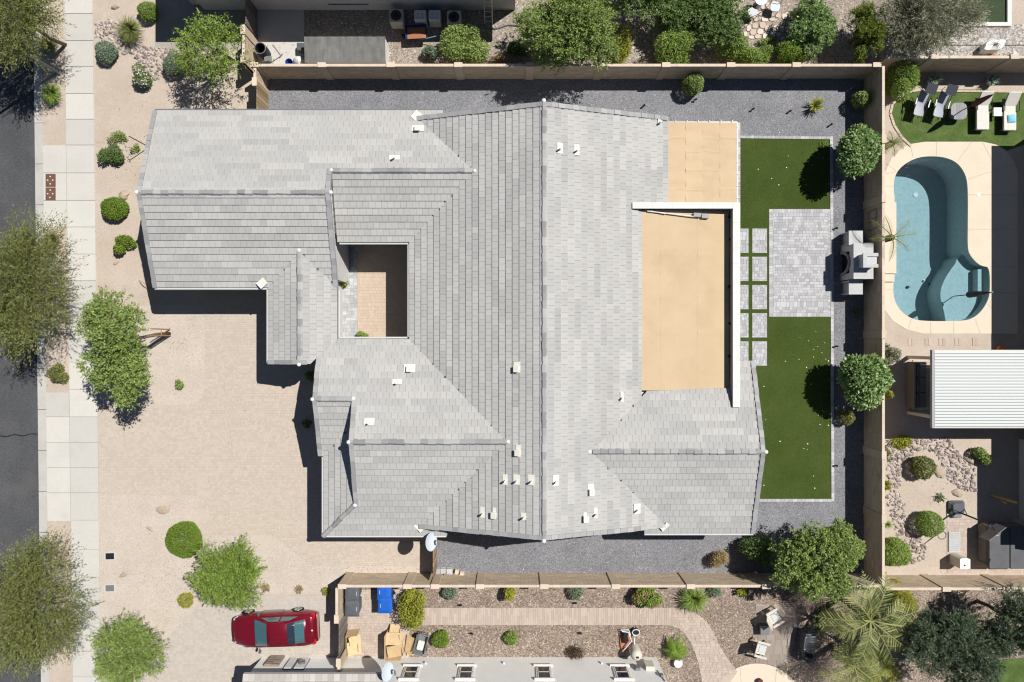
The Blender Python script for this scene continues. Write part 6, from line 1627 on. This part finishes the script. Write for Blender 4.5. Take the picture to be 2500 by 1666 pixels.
# bottom neighbour plants
S('yellow green bushy shrub over the path beside the blue bins',1005,1487,34,1.5,'lf_yellow',5200,.10,79,cl=8,ry=46,shell=.45)
S('small grey green ball against the sunlit wall near the bins',1098,1446,17,.6,'lf_blue',1700,.07,80)
S('upright lime shrub against the sunlit wall',1238,1456,20,.9,'lf_yellow',2600,.09,81,cl=4,ry=23)
S('small grey green ball against the sunlit wall past the lime shrub',1405,1446,18,.6,'lf_blue',1700,.07,82)
S('green shrub with magenta flowers against the sunlit wall',1583,1456,36,1.0,'lf_lime',6000,.09,83,cl=7,ry=28,flowers='pink',fl_n=80,fl_size=.11)
S('small blue green ball near the grassy clump at the wall',1745,1444,14,.5,'lf_blue',1100,.07,84)
S('yellow shrub stub at the wall beneath the corner tree',1812,1446,13,.5,'lf_yellow',900,.08,85,cl=3)
S('clipped lime ball beside the garden cart',1076,1562,20,.7,'lf_bright',3200,.065,86)
S('smaller clipped lime ball in the brown gravel',1248,1558,16,.55,'lf_lime',2200,.06,87)
S('dark wiry shrub in the gravel before the white house',1405,1588,26,.7,'lf_rust',900,.13,88,cl=4,aspect=.2,shell=.1)
blades('large olive grass clump in the upper river rock bed',322,78,34,.9,420,'lf_olive',91,w=.012)
blades('olive grass clump in the planting strip under the street lamp tree',122,112,28,.7,260,'lf_olive',92,w=.012)
blades('pale green grass clump in the upper planting strip',131,232,27,.7,320,'lf_lime',93,w=.012)
blades('olive grass clump in the planting strip below the concrete ramp',130,585,22,.6,220,'lf_olive',94,w=.012)
blades('fine green grassy clump beside the magenta flowered shrub',1692,1461,36,.8,420,'lf_lime',95,w=.012)
blades('small tufted plant low on the wall of the pool yard',2165,1280,12,.4,80,'lf_lime',96,w=.012)
blades('spiky yellow green agave on the grey gravel corner',1990,259,22,.55,46,'lf_yellow',97,w=.035,arch=.2,name='agave',cat='agave',curve=.2)
for px,py,l in ((2278,197,'silver agave in a pot along the shaded pool yard wall, nearest the hedge'),(2422,197,'silver agave in a pot along the shaded pool yard wall, nearest the loungers')):
    x,y = G(px,py,.3); m = MB(); m.lathe([(.2,0),(.26,.35),(.24,.36),(.2,.3),(.02,.3)], n=16); tag(m.build('planter_pot', M['greywall'], loc=(x,y,.01)), l.replace('silver agave in a pot','grey pot of the silver agave'), 'pot')
    rng = np.random.default_rng(px); mb = MB()
    for i in range(22):
        a = i*2.4; ca, sa = math.cos(a), math.sin(a); L = rng.uniform(.3,.5); el = rng.uniform(.3,1.2); vs_ = []
        for j in range(4):
            s = j/3; d = .03+L*s*math.cos(el); z = .3+L*s*math.sin(el); ww = .05*(1-s)+.003; vs_ += [(ca*d-sa*ww,sa*d+ca*ww,z),(ca*d+sa*ww,sa*d-ca*ww,z)]
        mb.add(vs_, [(2*j,2*j+1,2*j+3,2*j+2) for j in range(3)], rng.random())
    tag(mb.build('agave', M['lf_blue'], loc=(x,y,.02)), l, 'agave')
x,y = G(2448,1217,.5); m = MB(); m.tube([(-.3,.1,.02),(0,0,.9),(.05,0,1.5)], [.09,.09,.06], 10); m.tube([(0,.05,.6),(-.12,-.15,.7),(-.12,-.15,1.0)], [.05,.05,.04], 8); tag(m.build('cactus', M['lf_straw'], loc=(x,y,0)), 'pale branching cactus in the house shade above the hot tub', 'cactus')
x,y = G(1655,1618,.2); m = MB(); m.lathe([(.16,0),(.24,.3),(.22,.32),(.18,.28),(.02,.28)], n=16); tag(m.build('planter_pot', M['white'], loc=(x,y,.01)), 'white pot half hidden below the glossy sago palm', 'pot')
